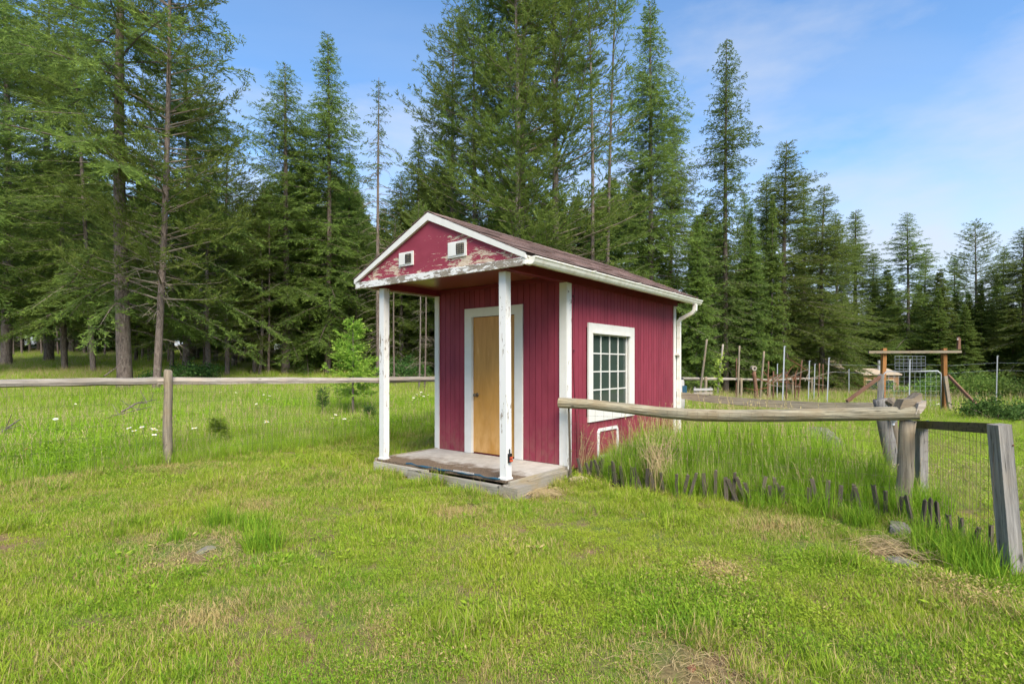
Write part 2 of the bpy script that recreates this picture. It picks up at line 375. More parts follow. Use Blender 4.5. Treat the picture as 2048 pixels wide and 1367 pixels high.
# ------------------------------------------------------------------ mesh helpers
class MB:
    def __init__(s): s.v = []; s.f = []; s.mi = []; s.cur = 0
    def add(s, vs_, fs):
        o = len(s.v); s.v += [tuple(p) for p in vs_]
        for f in fs: s.f.append(tuple(i + o for i in f)); s.mi.append(s.cur)
        return s
    def box(s, x0, x1, y0, y1, z0, z1):
        p = [(x0, y0, z0), (x1, y0, z0), (x1, y1, z0), (x0, y1, z0), (x0, y0, z1), (x1, y0, z1), (x1, y1, z1), (x0, y1, z1)]
        return s.add(p, [(0, 3, 2, 1), (4, 5, 6, 7), (0, 1, 5, 4), (1, 2, 6, 5), (2, 3, 7, 6), (3, 0, 4, 7)])
    def prism(s, poly, d):
        """closed polygon (list of 3D points, counter-clockwise seen from -d) pushed along d"""
        n = len(poly); a = [Vector(p) for p in poly]; d = Vector(d)
        return s.add(a + [p + d for p in a], [tuple(range(n))[::-1], tuple(range(n, 2 * n))] + [(i, (i + 1) % n, (i + 1) % n + n, i + n) for i in range(n)])
    def tube(s, pts, rad, seg=8, caps=True, wob=0.0, seed=0):
        pts = [Vector(p) for p in pts]; n = len(pts); rad = rad if hasattr(rad, '__len__') else [rad] * n
        rr = random.Random(seed); ph = [rr.uniform(1 - wob, 1 + wob) for _ in range(seg)]
        vs_, fs = [], []
        t0 = (pts[1] - pts[0]).normalized(); ref = Vector((0, 0, 1)) if abs(t0.z) < 0.9 else Vector((1, 0, 0))
        for i, p in enumerate(pts):
            t = (pts[min(i + 1, n - 1)] - pts[max(i - 1, 0)]).normalized()
            a = t.cross(ref).normalized(); b = t.cross(a).normalized()
            for k in range(seg):
                q = 2 * math.pi * k / seg; r = rad[i] * ph[k] * rr.uniform(1 - wob * 0.3, 1 + wob * 0.3)
                vs_.append(p + a * math.cos(q) * r + b * math.sin(q) * r)
        for i in range(n - 1):
            for k in range(seg):
                k2 = (k + 1) % seg; fs.append((i * seg + k, i * seg + k2, (i + 1) * seg + k2, (i + 1) * seg + k))
        if caps: fs.append(tuple(range(seg))[::-1]); fs.append(tuple((n - 1) * seg + k for k in range(seg)))
        return s.add(vs_, fs)
    def mesh(s, name, mats):
        me = bpy.data.meshes.new(name); me.from_pydata(s.v, [], s.f)
        for m in (mats if isinstance(mats, (list, tuple)) else [mats]): me.materials.append(M(m))
        if any(s.mi): me.polygons.foreach_set('material_index', s.mi)
        me.update(); return me
    def build(s, name, mats, parent=None, smooth=False):
        me = s.mesh(name, mats)
        if smooth: me.shade_smooth()
        return link(name, me, parent)
def link(name, me, parent=None, loc=None):
    o = bpy.data.objects.new(name, me); C.objects.link(o)
    if parent: o.parent = parent
    if loc is not None: o.location = loc
    return o
def tag(o, label, cat, group=None, kind=None):
    o['label'] = label; o['category'] = cat
    if group: o['group'] = group
    if kind: o['kind'] = kind
    return o
def thing(name, loc, label, cat, rz=0.0, group=None):
    o = bpy.data.objects.new(name, None); o.empty_display_size = 0.2; C.objects.link(o); o.location = loc; o.rotation_euler = (0, 0, rz)
    return tag(o, label, cat, group)
def fastmesh(name, V, Q, tint=None, mats=(), mi=None):
    """quads (n,4) from numpy"""
    me = bpy.data.meshes.new(name); V = np.ascontiguousarray(V, np.float32); Q = np.ascontiguousarray(Q, np.int32)
    me.vertices.add(len(V)); me.vertices.foreach_set('co', V.ravel())
    me.loops.add(Q.size); me.loops.foreach_set('vertex_index', Q.ravel())
    me.polygons.add(len(Q)); me.polygons.foreach_set('loop_start', np.arange(0, Q.size, Q.shape[1], dtype=np.int32))
    if tint is not None:
        a = me.attributes.new('tint', 'FLOAT', 'POINT'); a.data.foreach_set('value', np.ascontiguousarray(tint, np.float32))
    for m in mats: me.materials.append(M(m))
    if mi is not None: me.polygons.foreach_set('material_index', np.ascontiguousarray(mi, np.int32))
    me.update(calc_edges=True); return me

# ------------------------------------------------------------------ ground
def axis(lo, hi, step_near, near_lo, near_hi, grow=1.25):
    a = list(np.arange(near_lo, near_hi + 1e-6, step_near)); s = step_near
    while a[-1] < hi: s *= grow; a.append(a[-1] + s)
    s = step_near
    while a[0] > lo: s *= grow; a.insert(0, a[0] - s)
    return np.array(a)
gx = axis(-600, 600, 0.5, -22, 26); gy = axis(-600, 700, 0.5, 0, 34)
GX, GY = np.meshgrid(gx, gy, indexing='ij'); GZ = ground(GX, GY)
nx, ny = GX.shape
idx = np.arange(nx * ny).reshape(nx, ny)
Q = np.stack([idx[:-1, :-1], idx[1:, :-1], idx[1:, 1:], idx[:-1, 1:]], -1).reshape(-1, 4)
gme = fastmesh('ground', np.stack([GX, GY, GZ], -1).reshape(-1, 3), Q, mats=('soil',)); gme.shade_smooth()
go = link('ground', gme); go['kind'] = 'structure'; go['label'] = 'grassy ground rising gently towards the wood'

# ------------------------------------------------------------------ the shed
U = Vector((0.784, -0.621, 0)).normalized()     # along the porch front, towards the near corner
SH_RZ = math.atan2(U.y, U.x)
SH_O = Vector((-0.045, 6.117, 0.0))             # near corner of the porch deck, on the ground
SHED = thing('garden_shed', SH_O, 'small red wooden shed with white trim, peeling gable and open porch', 'shed', SH_RZ)
SHM = Matrix.Translation(SH_O) @ Matrix.Rotation(SH_RZ, 4, 'Z')
DZ = 0.172; X0, X1 = -2.42, 0.0; Y0, Y1 = 1.21, 4.87     # deck height, wall lines
XC = (X0 + X1) / 2; HW = 1.525; SL = 0.456; EZ = 2.70; RY0, RY1 = -0.085, 5.12
def slab(x0, x1, y0, y1, z0, z1, name, mat, parent=SHED): return MB().box(x0, x1, y0, y1, z0, z1).build(name, mat, parent)

# deck
deck = slab(-2.37, -1.19, 0.012, Y0, DZ - 0.03, DZ, 'deck', 'plywood_deck')
slab(-1.184, 0.0, 0.012, Y0, DZ - 0.03, DZ - 0.001, 'deck_panel', 'plywood_deck', deck)
slab(-2.40, -2.372, 0.0, Y0, DZ - 0.03, DZ + 0.012, 'edge_strip', 'deck_rim_y', deck)
slab(0.002, 0.03, 0.0, Y0 - 0.02, DZ - 0.035, DZ - 0.003, 'edge_strip', 'deck_rim_y', deck)
slab(-2.38, -1.30, -0.032, 0.008, DZ - 0.15, DZ - 0.032, 'rim_board', 'deck_rim_x', deck)
slab(-1.62, -0.02, -0.074, -0.036, DZ - 0.17, DZ - 0.045, 'rim_board', 'deck_rim_x', deck)
slab(-0.06, 0.20, -0.085, 0.30, -0.06, DZ - 0.045, 'end_block', 'deck_rim_y', deck)
slab(0.034, 0.075, 0.31, Y0 + 0.02, -0.06, DZ - 0.04, 'side_joist', 'deck_rim_y', deck)
slab(-0.02, 0.030, -0.02, Y0, -0.05, DZ - 0.036, 'side_joist', 'deck_rim_y', deck)
slab(-2.37, -2.33, 0.02, Y0, -0.05, DZ - 0.04, 'side_joist', 'deck_rim_y', deck)
m = MB()
pts = [(-1.75 + 1.62 * i / 20, 0.012 + 0.018 * math.sin(i * 1.3), DZ + 0.004 + 0.004 * math.sin(i * 2.1)) for i in range(21)]
m.tube(pts, [0.010 + 0.005 * math.sin(i * 1.7) for i in range(21)], 6); o = m.build('blue_strip', 'blue_plastic', deck); o['label'] = 'strip of blue plastic sheet along the deck edge'
MB().box(-0.86, -0.52, -0.004, 0.004, DZ + 0.012, DZ + 0.03).build('torn_strip', 'pale_plastic', deck)

# siding boards: each board of the grooved siding is a piece, cut round the door and window
PW = 0.1016; GAP = 0.007
DOOR = (-1.655, -0.842, DZ + 2.02)                 # opening in the front wall
WIN = (Y0 + 0.60, Y0 + 1.77, 0.80, 1.965)          # opening in the side wall (y0,y1,z0,z1)
wallf = slab(X0 + 0.02, X1 - 0.02, Y0 + 0.018, Y0 + 0.07, 0.12, 2.66, 'front_wall', 'groove')
wallf.data.transform(Matrix.Identity(4))
def cutboards(a0, a1, put, hole=None, z0=0.14, z1=2.66):
    a = a0
    while a < a1 - 0.02:
        b = min(a + PW - GAP, a1)
        if hole and b > hole[0] + 0.02 and a < hole[1] - 0.02:
            if hole[2] > z0: put(a, b, z0, hole[2])
            put(a, b, hole[3], z1)
        else: put(a, b, z0, z1)
        a += PW
cutboards(X0, X1, lambda a, b, z0, z1: slab(a, b, Y0, Y0 + 0.0175, z0, z1, 'siding_board', 'red_siding', wallf), (DOOR[0] - 0.05, DOOR[1] + 0.05, -1, DOOR[2] + 0.05), z0=DZ + 0.004)
walls = MB()
for q in ((Y0 + 0.075, WIN[0], 0.10, 2.66), (WIN[1], Y1 - 0.07, 0.10, 2.66), (WIN[0], WIN[1], 0.10, WIN[2]), (WIN[0], WIN[1], WIN[3], 2.66)):
    walls.box(X1 - 0.07, X1 - 0.018, q[0], q[1], q[2], q[3])
walls = walls.build('side_wall', 'groove', SHED)
cutboards(Y0 + 0.002, Y1, lambda a, b, z0, z1: slab(X1 - 0.0175, X1, a, b, z0, z1, 'siding_board', 'red_siding', walls), (WIN[0] - 0.04, WIN[1] + 0.04, WIN[2] - 0.04, WIN[3] + 0.04), z0=0.11)
wl_ = slab(X0 + 0.018, X0 + 0.07, Y0 + 0.075, Y1 - 0.07, 0.10, 2.66, 'side_wall', 'groove')
cutboards(Y0 + 0.002, Y1, lambda a, b, z0, z1: slab(X0, X0 + 0.0175, a, b, z0, z1, 'siding_board', 'red_siding', wl_), z0=0.11)
wb = slab(X0 + 0.02, X1 - 0.02, Y1 - 0.068, Y1 - 0.018, 0.10, 2.66, 'back_wall', 'groove')
cutboards(X0 + 0.02, X1 - 0.02, lambda a, b, z0, z1: slab(a, b, Y1 - 0.0175, Y1, z0, z1, 'siding_board', 'red_siding', wb), z0=0.11)
# corner boards
slab(X1 - 0.092, X1 + 0.02, Y0 - 0.022, Y0 - 0.002, DZ + 0.002, 2.60, 'corner_board', 'white_paint')
slab(X1 + 0.002, X1 + 0.022, Y0 - 0.001, Y0 + 0.095, 0.10, 2.555, 'corner_board', 'trim_edge')
slab(X0 - 0.02, X0 + 0.07, Y0 - 0.022, Y0 - 0.002, DZ + 0.002, 2.60, 'corner_board', 'white_paint')
slab(X0 - 0.022, X0 - 0.002, Y0 - 0.001, Y0 + 0.095, 0.10, 2.6, 'corner_board', 'white_paint')
slab(X1 + 0.002, X1 + 0.022, Y1 - 0.08, Y1 + 0.02, 0.10, 2.55, 'corner_board', 'white_paint')
slab(X0 - 0.022, X0 - 0.002, Y1 - 0.08, Y1 + 0.02, 0.10, 2.55, 'corner_board', 'white_paint')

# door
door = slab(DOOR[0] + 0.012, DOOR[1] - 0.012, Y0 + 0.012, Y0 + 0.05, DZ + 0.022, DOOR[2] - 0.006, 'door', 'door_wood')
kb = MB(); zc = 1.04; xk = DOOR[0] + 0.085
kb.tube([(xk, Y0 + 0.012, zc), (xk, Y0 + 0.004, zc)], 0.032, 14); kb.tube([(xk, Y0 + 0.004, zc), (xk, Y0 - 0.028, zc)], 0.011, 10)
kb.tube([(xk, Y0 - 0.026, zc), (xk, Y0 - 0.034, zc), (xk, Y0 - 0.05, zc), (xk, Y0 - 0.06, zc)], [0.014, 0.026, 0.028, 0.016], 14); kb.build('door_knob', 'brass_knob', door, True)
for hz_ in (0.45, 1.2, 1.95): MB().tube([(DOOR[1] - 0.010, Y0 + 0.006, hz_), (DOOR[1] - 0.010, Y0 + 0.006, hz_ + 0.09)], 0.006, 6).build('hinge', 'dark_metal', door)
cw = 0.14
slab(DOOR[0] - cw, DOOR[0], Y0 - 0.022, Y0 - 0.002, DZ + 0.004, DOOR[2], 'door_casing', 'white_paint', door)
slab(DOOR[1], DOOR[1] + cw, Y0 - 0.022, Y0 - 0.002, DZ + 0.004, DOOR[2], 'door_casing', 'white_paint', door)
MB().prism([(DOOR[0] - cw, Y0 - 0.022, DOOR[2] + 0.001), (DOOR[1] + cw, Y0 - 0.022, DOOR[2] + 0.001), (DOOR[1] + cw, Y0 - 0.022, DOOR[2] + 0.13), (DOOR[0] - cw, Y0 - 0.022, DOOR[2] + 0.13)], (0, 0.02, 0)).build('door_casing', 'white_paint', door)
slab(DOOR[0] + 0.001, DOOR[0] + 0.011, Y0 - 0.01, Y0 + 0.06, DZ + 0.004, DOOR[2] - 0.001, 'jamb', 'white_paint', door)
slab(DOOR[1] - 0.011, DOOR[1] - 0.001, Y0 + 0.008, Y0 + 0.06, DZ + 0.004, DOOR[2] - 0.001, 'jamb', 'white_paint', door)

# side window: wide flat casing, sash with a 4 x 4 grid
win = MB(); a0, a1, b0, b1 = Y0 + 0.534, Y0 + 1.955, 0.691, 2.069
cx0, cx1 = X1 + 0.002, X1 + 0.024
g0, g1, h0, h1 = Y0 + 0.657, Y0 + 1.775, 0.842, 1.935
win.box(cx0, cx1, a0, g0, b0, b1); win = win.build('window', 'white_paint', SHED)
slab(cx0, cx1, g1, a1, b0, b1, 'casing', 'white_paint', win); slab(cx0, cx1, g0, g1, b0, h0, 'casing', 'white_paint', win); slab(cx0, cx1, g0, g1, h1, b1, 'casing', 'white_paint', win)
slab(X1 + 0.026, X1 + 0.05, g0 - 0.01, g1 + 0.02, h1 - 0.012, h1 + 0.01, 'drip_cap', 'white_paint', win)
fx0, fx1 = X1 - 0.04, X1 - 0.012
slab(fx0, fx1, g0 - 0.02, g0 + 0.028, h0 - 0.02, h1 + 0.02, 'frame', 'white_paint', win); slab(fx0, fx1, g1 - 0.028, g1 + 0.02, h0 - 0.02, h1 + 0.02, 'frame', 'white_paint', win)
slab(fx0, fx1, g0 + 0.0285, g1 - 0.0285, h1 - 0.028, h1 + 0.02, 'frame', 'white_paint', win); slab(fx0, fx1, g0 + 0.0285, g1 - 0.0285, h0 - 0.02, h0 + 0.028, 'frame', 'white_paint', win)
ia, ib, ja, jb = g0 + 0.0285, g1 - 0.0285, h0 + 0.0285, h1 - 0.0285
for k in range(1, 4):
    yy = ia + (ib - ia) * k / 4; slab(fx0 + 0.004, fx1 - 0.003, yy - 0.009, yy + 0.009, ja, jb, 'muntin', 'white_paint', win)
    zz = ja + (jb - ja) * k / 4; slab(fx0 + 0.005, fx1 - 0.004, ia, ib, zz - 0.009, zz + 0.009, 'muntin', 'white_paint', win)
pw, ph_ = (ib - ia) / 4, (jb - ja) / 4
for i in range(4):
    for j in range(4):
        p = MB().box(-0.002, 0.002, -pw / 2 + 0.006, pw / 2 - 0.006, -ph_ / 2 + 0.006, ph_ / 2 - 0.006).build('pane', 'glass', win)
        p.location = (fx0 + 0.012, ia + pw * (i + 0.5), ja + ph_ * (j + 0.5)); p.rotation_euler = (0, rnd.uniform(-0.006, 0.006), rnd.uniform(-0.006, 0.006))

# pet door outline
pd = MB(); py0, py1, pz0, pz1 = Y0 + 0.80, Y0 + 1.42, 0.15, 0.58
ring = [(py0, pz0), (py0, pz1 - 0.05), (py0 + 0.05, pz1), (py1 - 0.05, pz1), (py1, pz1 - 0.05), (py1, pz0)]
for i in range(6):
    (ya, za), (yb, zb) = ring[i], ring[(i + 1) % 6]
    d = Vector((0, yb - ya, zb - za)).normalized(); n_ = Vector((0, -d.z, d.y)) * 0.045
    pd.prism([(X1 + 0.002, ya, za), (X1 + 0.002, yb, zb), (X1 + 0.002, yb + n_.y * -1, zb - n_.z), (X1 + 0.002, ya - n_.y, za - n_.z)], (0.016 + 0.0015 * i, 0, 0))
pdo = pd.build('pet_door_frame', 'trim_edge', SHED); slab(X1 + 0.001, X1 + 0.006, py0 + 0.03, py1 - 0.03, pz0 + 0.02, pz1 - 0.03, 'pet_door_flap', 'red_siding', pdo)

# porch posts, beams and ceiling
PX = (-0.095, -2.285)
for i, x in enumerate(PX):
    m = MB(); m.prism([(x - 0.049, 0.03, DZ), (x + 0.049, 0.03, DZ), (x + 0.049, 0.125, DZ), (x - 0.049, 0.125, DZ)], (-0.016 if i == 0 else 0.0, 0, 2.55 - DZ))
    po = m.build('porch_post', 'post_paint', SHED)
    MB().box(x - 0.062, x + 0.058, 0.018, 0.137, DZ, DZ + 0.022).build('post_foot', 'post_paint', po)
lt = MB().box(PX[0] + 0.0505, PX[0] + 0.075, 0.05, 0.10, DZ + 0.20, DZ + 0.30).build('latch', 'black_plastic', SHED)
MB().box(PX[0] + 0.076, PX[0] + 0.092, 0.055, 0.095, DZ + 0.21, DZ + 0.235).build('latch_tab', 'red_plastic', lt); MB().box(PX[0] + 0.076, PX[0] + 0.09, 0.055, 0.095, DZ + 0.245, DZ + 0.265).build('latch_tab', 'red_plastic', lt)
MB().tube([(PX[0] + 0.06, 0.075, DZ + 0.30), (PX[0] + 0.06, 0.075, DZ + 0.35)], 0.008, 6).build('latch_pin', 'black_plastic', lt)
slab(X0 + 0.005, X1 - 0.005, -0.02, Y0 - 0.024, 2.645, 2.66, 'porch_ceiling', 'porch_ceiling')
slab(X1 - 0.075, X1 + 0.03, -0.03, Y1 + 0.08, 2.558, 2.70, 'beam', 'red_trim'); slab(X0 - 0.03, X0 + 0.075, -0.03, Y1 + 0.08, 2.558, 2.70, 'beam', 'red_trim')
MB().box(X0 + 0.08, X1 - 0.08, Y0 - 0.05, Y0 - 0.025, 2.59, 2.642).build('ceiling_trim', 'red_trim', SHED)
# gable
def rz_(x): return EZ + (HW - abs(x - XC)) * SL
g = MB(); g.prism([(XC - HW + 0.03, RY0 + 0.02, 2.64), (XC + HW - 0.03, RY0 + 0.02, 2.64), (XC, RY0 + 0.02, rz_(XC) - 0.03)], (0, 0.03, 0)); gab = g.build('gable', 'gable_paint', SHED)
slab(XC - HW + 0.02, XC + HW - 0.04, RY0 - 0.012, RY0 + 0.018, 2.562, 2.652, 'gable_board', 'board_paint')
slab(XC + HW - 0.038, XC + HW - 0.01, RY0 - 0.008, RY0 + 0.12, 2.575, 2.65, 'gable_return', 'white_paint')
for sx in (-1, 1):
    xe = XC + sx * HW; th = 0.085
    MB().prism([(xe, RY0 - 0.018, EZ - 0.005), (XC, RY0 - 0.018, rz_(XC) - 0.005), (XC, RY0 - 0.018, rz_(XC) - th - 0.015), (xe, RY0 - 0.018, EZ - th + 0.02)][::(1 if sx < 0 else -1)], (0, 0.035, 0)).build('rake_board', 'white_paint', SHED)
for (vx0, vx1, vz0, vz1) in ((-1.785, -1.505, 2.775, 2.955), (-0.875, -0.57, 2.775, 2.965)):
    v = MB().box(vx0, vx1, RY0 + 0.004, RY0 + 0.018, vz0, vz1).build('vent', 'white_paint', SHED)
    gx0, gx1, gz0, gz1 = vx0 + (vx1 - vx0) * 0.5, vx1 - 0.035, vz0 + 0.035, vz1 - 0.035
    slab(gx0, gx1, RY0 + 0.0005, RY0 + 0.0035, gz0, gz1, 'vent_opening', 'grille', v)
    mm = MB()
    for k in range(5): q = gx0 + (gx1 - gx0) * k / 4; mm.box(q - 0.003, q + 0.003, RY0 - 0.007, RY0, gz0, gz1)
    for k in range(6): q = gz0 + (gz1 - gz0) * k / 5; mm.box(gx0, gx1, RY0 - 0.011, RY0 - 0.0075, q - 0.003, q + 0.003)
    mm.build('vent_mesh', 'dark_metal', v)
    slab(vx0 + 0.02, gx0 - 0.012, RY0 - 0.004, RY0 + 0.0035, vz0 + 0.02, vz1 - 0.02, 'vent_slide', 'white_paint', v)
# roof: a deck each side, and shingle tabs laid in courses
roof = MB()
for sx in (-1, 1):
    xe = XC + sx * HW
    p = [(xe, RY0, EZ), (XC, RY0, rz_(XC)), (XC, RY0, rz_(XC) - 0.025), (xe, RY0, EZ - 0.025)]
    roof.prism(p[::(1 if sx < 0 else -1)], (0, RY1 - RY0, 0))
roof = roof.build('roof', 'roof_edge', SHED)
soff = MB()
for sx in (-1, 1):
    xe = XC + sx * (HW - 0.03); xi = XC + sx * (-X0 / 2 + 0.032)
    soff.prism([(xe, 0.0, 2.62), (xi, 0.0, 2.70), (xi, 0.0, 2.712), (xe, 0.0, 2.632)][::(1 if sx < 0 else -1)], (0, RY1 - 0.02, 0))
soff.build('soffit', 'red_trim', SHED)
bgab = MB(); bgab.prism([(XC - HW + 0.05, Y1 + 0.10, 2.62), (XC + HW - 0.05, Y1 + 0.10, 2.62), (XC, Y1 + 0.10, rz_(XC) - 0.035)], (0, 0.03, 0)); bgab.build('back_gable', 'red_trim', SHED)
ang = math.atan(SL); ln = HW / math.cos(ang); EXP = 0.137; ncs = int(ln / EXP) + 1
tabm = []
for k in range(3):   # a tab: thin slab with uneven lower edge, local x along the eave, y up the slope
    q = random.Random(k); wv = [q.uniform(-0.006, 0.006) for _ in range(4)]
    t_ = MB(); W2 = 0.151
    bot = [(-W2, wv[0], 0), (-W2 * 0.3, wv[1], 0), (W2 * 0.35, wv[2], 0), (W2, wv[3], 0)]
    t_.prism(bot + [(W2, EXP + 0.05, 0), (-W2, EXP + 0.05, 0)], (0, 0, 0.007)); tabm.append(t_.mesh('shingle', 'shingle'))
left_v = MB()
for c_ in range(ncs):
    d = c_ * EXP - 0.025; yy = RY0 - 0.015 + (c_ % 2) * 0.152 - 0.152 + rnd.uniform(-0.03, 0.03)
    while yy < RY1 + 0.015:
        ya, yb = max(yy + 0.003, RY0 - 0.02), min(yy + 0.302, RY1 + 0.02); yy += 0.305
        if d >= ln - 0.04 or yb - ya < 0.04: continue
        ym, wd_ = (ya + yb) / 2, (yb - ya) / 0.302
        for sx in (1, -1):
            xx = XC + sx * (HW - d * math.cos(ang)); zz = EZ + d * math.sin(ang) + 0.008
            if sx == 1:
                o = link('shingle', tabm[rnd.randrange(3)], roof); o.location = (xx, ym, zz + rnd.uniform(0, 0.006)); o.scale = (wd_, min(1.0, (ln - d) / (EXP + 0.05)), rnd.uniform(0.8, 1.7))
                ex = Vector((0, 1, 0)); ey = Vector((-math.cos(ang), 0, math.sin(ang))); R3 = Matrix((ex, ey, ex.cross(ey))).transposed()
                o.rotation_euler = (R3 @ Matrix.Rotation(-0.05 + rnd.uniform(-0.03, 0.006), 3, 'X')).to_euler()
            else:
                ey = Vector((math.cos(ang), 0, math.sin(ang))); ex = Vector((0, -1, 0)); nz_ = ex.cross(ey); b_ = Vector((xx, ym, zz)); tl = nz_ * 0.012; hw_ = 0.151 * wd_
                left_v.prism([b_ - ex * hw_ + tl, b_ + ex * hw_ + tl, b_ + ex * hw_ + ey * min(0.18, ln - d), b_ - ex * hw_ + ey * min(0.18, ln - d)], nz_ * 0.007)
o = left_v.build('shingle_slope', 'shingle', roof); o['kind'] = 'stuff'
rc = MB(); yy = RY0 - 0.01
while yy < RY1 - 0.1:
    z_ = rz_(XC) + 0.004
    for sx in (-1, 1):
        rc.prism([(XC, yy, z_ + 0.006), (XC + sx * 0.12, yy, z_ + 0.002 - 0.12 * SL), (XC + sx * 0.12, yy + 0.2, z_ - 0.12 * SL), (XC, yy + 0.2, z_)][::(1 if sx > 0 else -1)], (0, 0, 0.008))
    yy += 0.15
rc.build('ridge_cap', 'shingle', roof)
for sx in (-1, 1): slab(*sorted((XC + sx * (HW - 0.028), XC + sx * (HW - 0.004))), RY0 + 0.02, RY1 - 0.005, EZ - 0.115, EZ - 0.028, 'fascia', 'white_paint')
# K-style gutter with end caps, drip edge, and downspout at the far corner
gxo = XC + HW; prof = [(gxo, 2.655), (gxo, 2.575), (gxo + 0.055, 2.575), (gxo + 0.075, 2.60), (gxo + 0.088, 2.632), (gxo + 0.10, 2.645), (gxo + 0.10, 2.66), (gxo + 0.094, 2.66), (gxo + 0.094, 2.648), (gxo + 0.05, 2.585), (gxo + 0.006, 2.585), (gxo + 0.006, 2.655)]
gt = MB(); gt.prism([(x, RY0 + 0.06, z) for x, z in prof][::-1], (0, RY1 - RY0 - 0.02, 0)); gt = gt.build('gutter', 'gutter_white', SHED)
for yy in (RY0 + 0.045, RY1 + 0.0405): MB().prism([(x, yy, z) for x, z in prof[:7]][::-1], (0, 0.014, 0)).build('end_cap', 'gutter_white', gt)
for k in range(3): slab(gxo + 0.0, gxo + 0.108, RY0 + 1.3 + k * 1.3, RY0 + 1.34 + k * 1.3, 2.661, 2.668, 'gutter_hanger', 'gutter_white', gt)
MB().prism([(gxo - 0.01, RY0 + 0.03, EZ - 0.022), (gxo + 0.012, RY0 + 0.03, EZ - 0.045), (gxo + 0.012, RY0 + 0.03, EZ - 0.05), (gxo - 0.01, RY0 + 0.03, EZ - 0.028)][::-1], (0, RY1 - RY0 - 0.04, 0)).build('drip_edge', 'gutter_white', roof)
ys = Y1 - 0.03; xo = gxo + 0.045; xw = X1 + 0.062
def rectpipe(pts, w_=0.062, d_=0.045):
    m = MB(); P = [Vector(p) for p in pts]; vs_ = []; n = len(P)
    for i, p in enumerate(P):
        t = (P[min(i + 1, n - 1)] - P[max(i - 1, 0)]).normalized(); b = Vector((0, 1, 0)); a = t.cross(b).normalized()
        for sa, sb in ((-1, -1), (1, -1), (1, 1), (-1, 1)): vs_.append(p + a * sa * d_ / 2 + b * sb * w_ / 2)
    fs = [(3, 2, 1, 0), tuple((n - 1) * 4 + k for k in range(4))]
    for i in range(n - 1):
        for k in range(4): fs.append((i * 4 + k, i * 4 + (k + 1) % 4, i * 4 + 4 + (k + 1) % 4, i * 4 + 4 + k))
    m.add(vs_, fs); return m
ys2 = Y1 + 0.05
dsp = rectpipe([(xw, ys2, 0.24), (xw, ys2, 1.2), (xw, ys2, 2.22)], 0.07, 0.055).build('downspout', 'gutter_white', SHED)
rectpipe([(xw, ys2, 2.215), (xw, ys2, 2.27), (xw + 0.03, ys2, 2.32), (xo - 0.05, ys2, 2.42), (xo - 0.005, ys2, 2.47), (xo, ys2, 2.575)], 0.074, 0.06).build('elbow', 'gutter_white', dsp)
slab(X1 + 0.003, xw + 0.036, ys2 - 0.10, ys2 - 0.036, 1.66, 1.70, 'strap', 'gutter_white', dsp)
rectpipe([(xw, ys2, 0.235), (xw + 0.02, ys2, 0.16), (xw + 0.10, ys2, 0.10), (xw + 0.35, ys2 + 0.01, 0.05)], 0.072, 0.058).build('elbow', 'gutter_white', dsp)
# power cable stapled down the side wall
cb_ = MB(); cb_.tube([(X1 + 0.006, Y0 + 0.20 - 0.05 * math.sin(k / 16 * 5), 2.5 - k * 0.14) for k in range(17)], 0.005, 5); cbo = cb_.build('cable', 'cable', SHED)
for z_ in (2.38, 1.66, 0.98): slab(X1 + 0.002, X1 + 0.016, Y0 + 0.15, Y0 + 0.19, z_, z_ + 0.025, 'cable_clip', 'cable', cbo)

# ------------------------------------------------------------------ fences
def log_between(name, p, q, r, mat, parent, sag=0.0, seed=0, seg=12, flat=1.0, n=14, ends=0.0):
    """a tapering peeled log laid from p to q (parent-local), built along its own x axis; r may be (r0, r1)"""
    p, q = Vector(p), Vector(q); d = q - p; L = d.length; rr = random.Random(seed); r0, r1 = (r, r) if not hasattr(r, '__len__') else r
    m = MB(); pts = []; rad = []
    for i in range(n + 1):
        t = i / n; pts.append((L * t, rr.uniform(-0.3, 0.3) * r0 * 0.25, -sag * 4 * t * (1 - t) + rr.uniform(-1, 1) * r0 * 0.06)); rad.append((r0 + (r1 - r0) * t) * rr.uniform(0.94, 1.06))
    m.tube(pts, rad, 8, True, 0.2, seed); o = m.build(name, mat, parent, False)
    o.location = p; o.rotation_euler = d.to_track_quat('X', 'Z').to_euler(); return o
def post(name, base, h, r, mat, parent=None, lean=(0, 0), seed=0, seg=12, top='round', taper=0.95):
    rr = random.Random(seed); m = MB(); pts = []; rad = []
    for i in range(9):
        t = i / 8; pts.append((lean[0] * t + rr.uniform(-1, 1) * r * 0.08, lean[1] * t + rr.uniform(-1, 1) * r * 0.08, -0.12 + (h + 0.12) * t)); rad.append(r * (1 - (1 - taper) * t) * rr.uniform(0.96, 1.04))
    if top == 'round': pts.append((lean[0], lean[1], h + r * 0.25)); rad.append(r * 0.7)
    m.tube(pts, rad, seg, True, 0.05, seed); o = m.build(name, mat, parent, True); o.location = base; return o
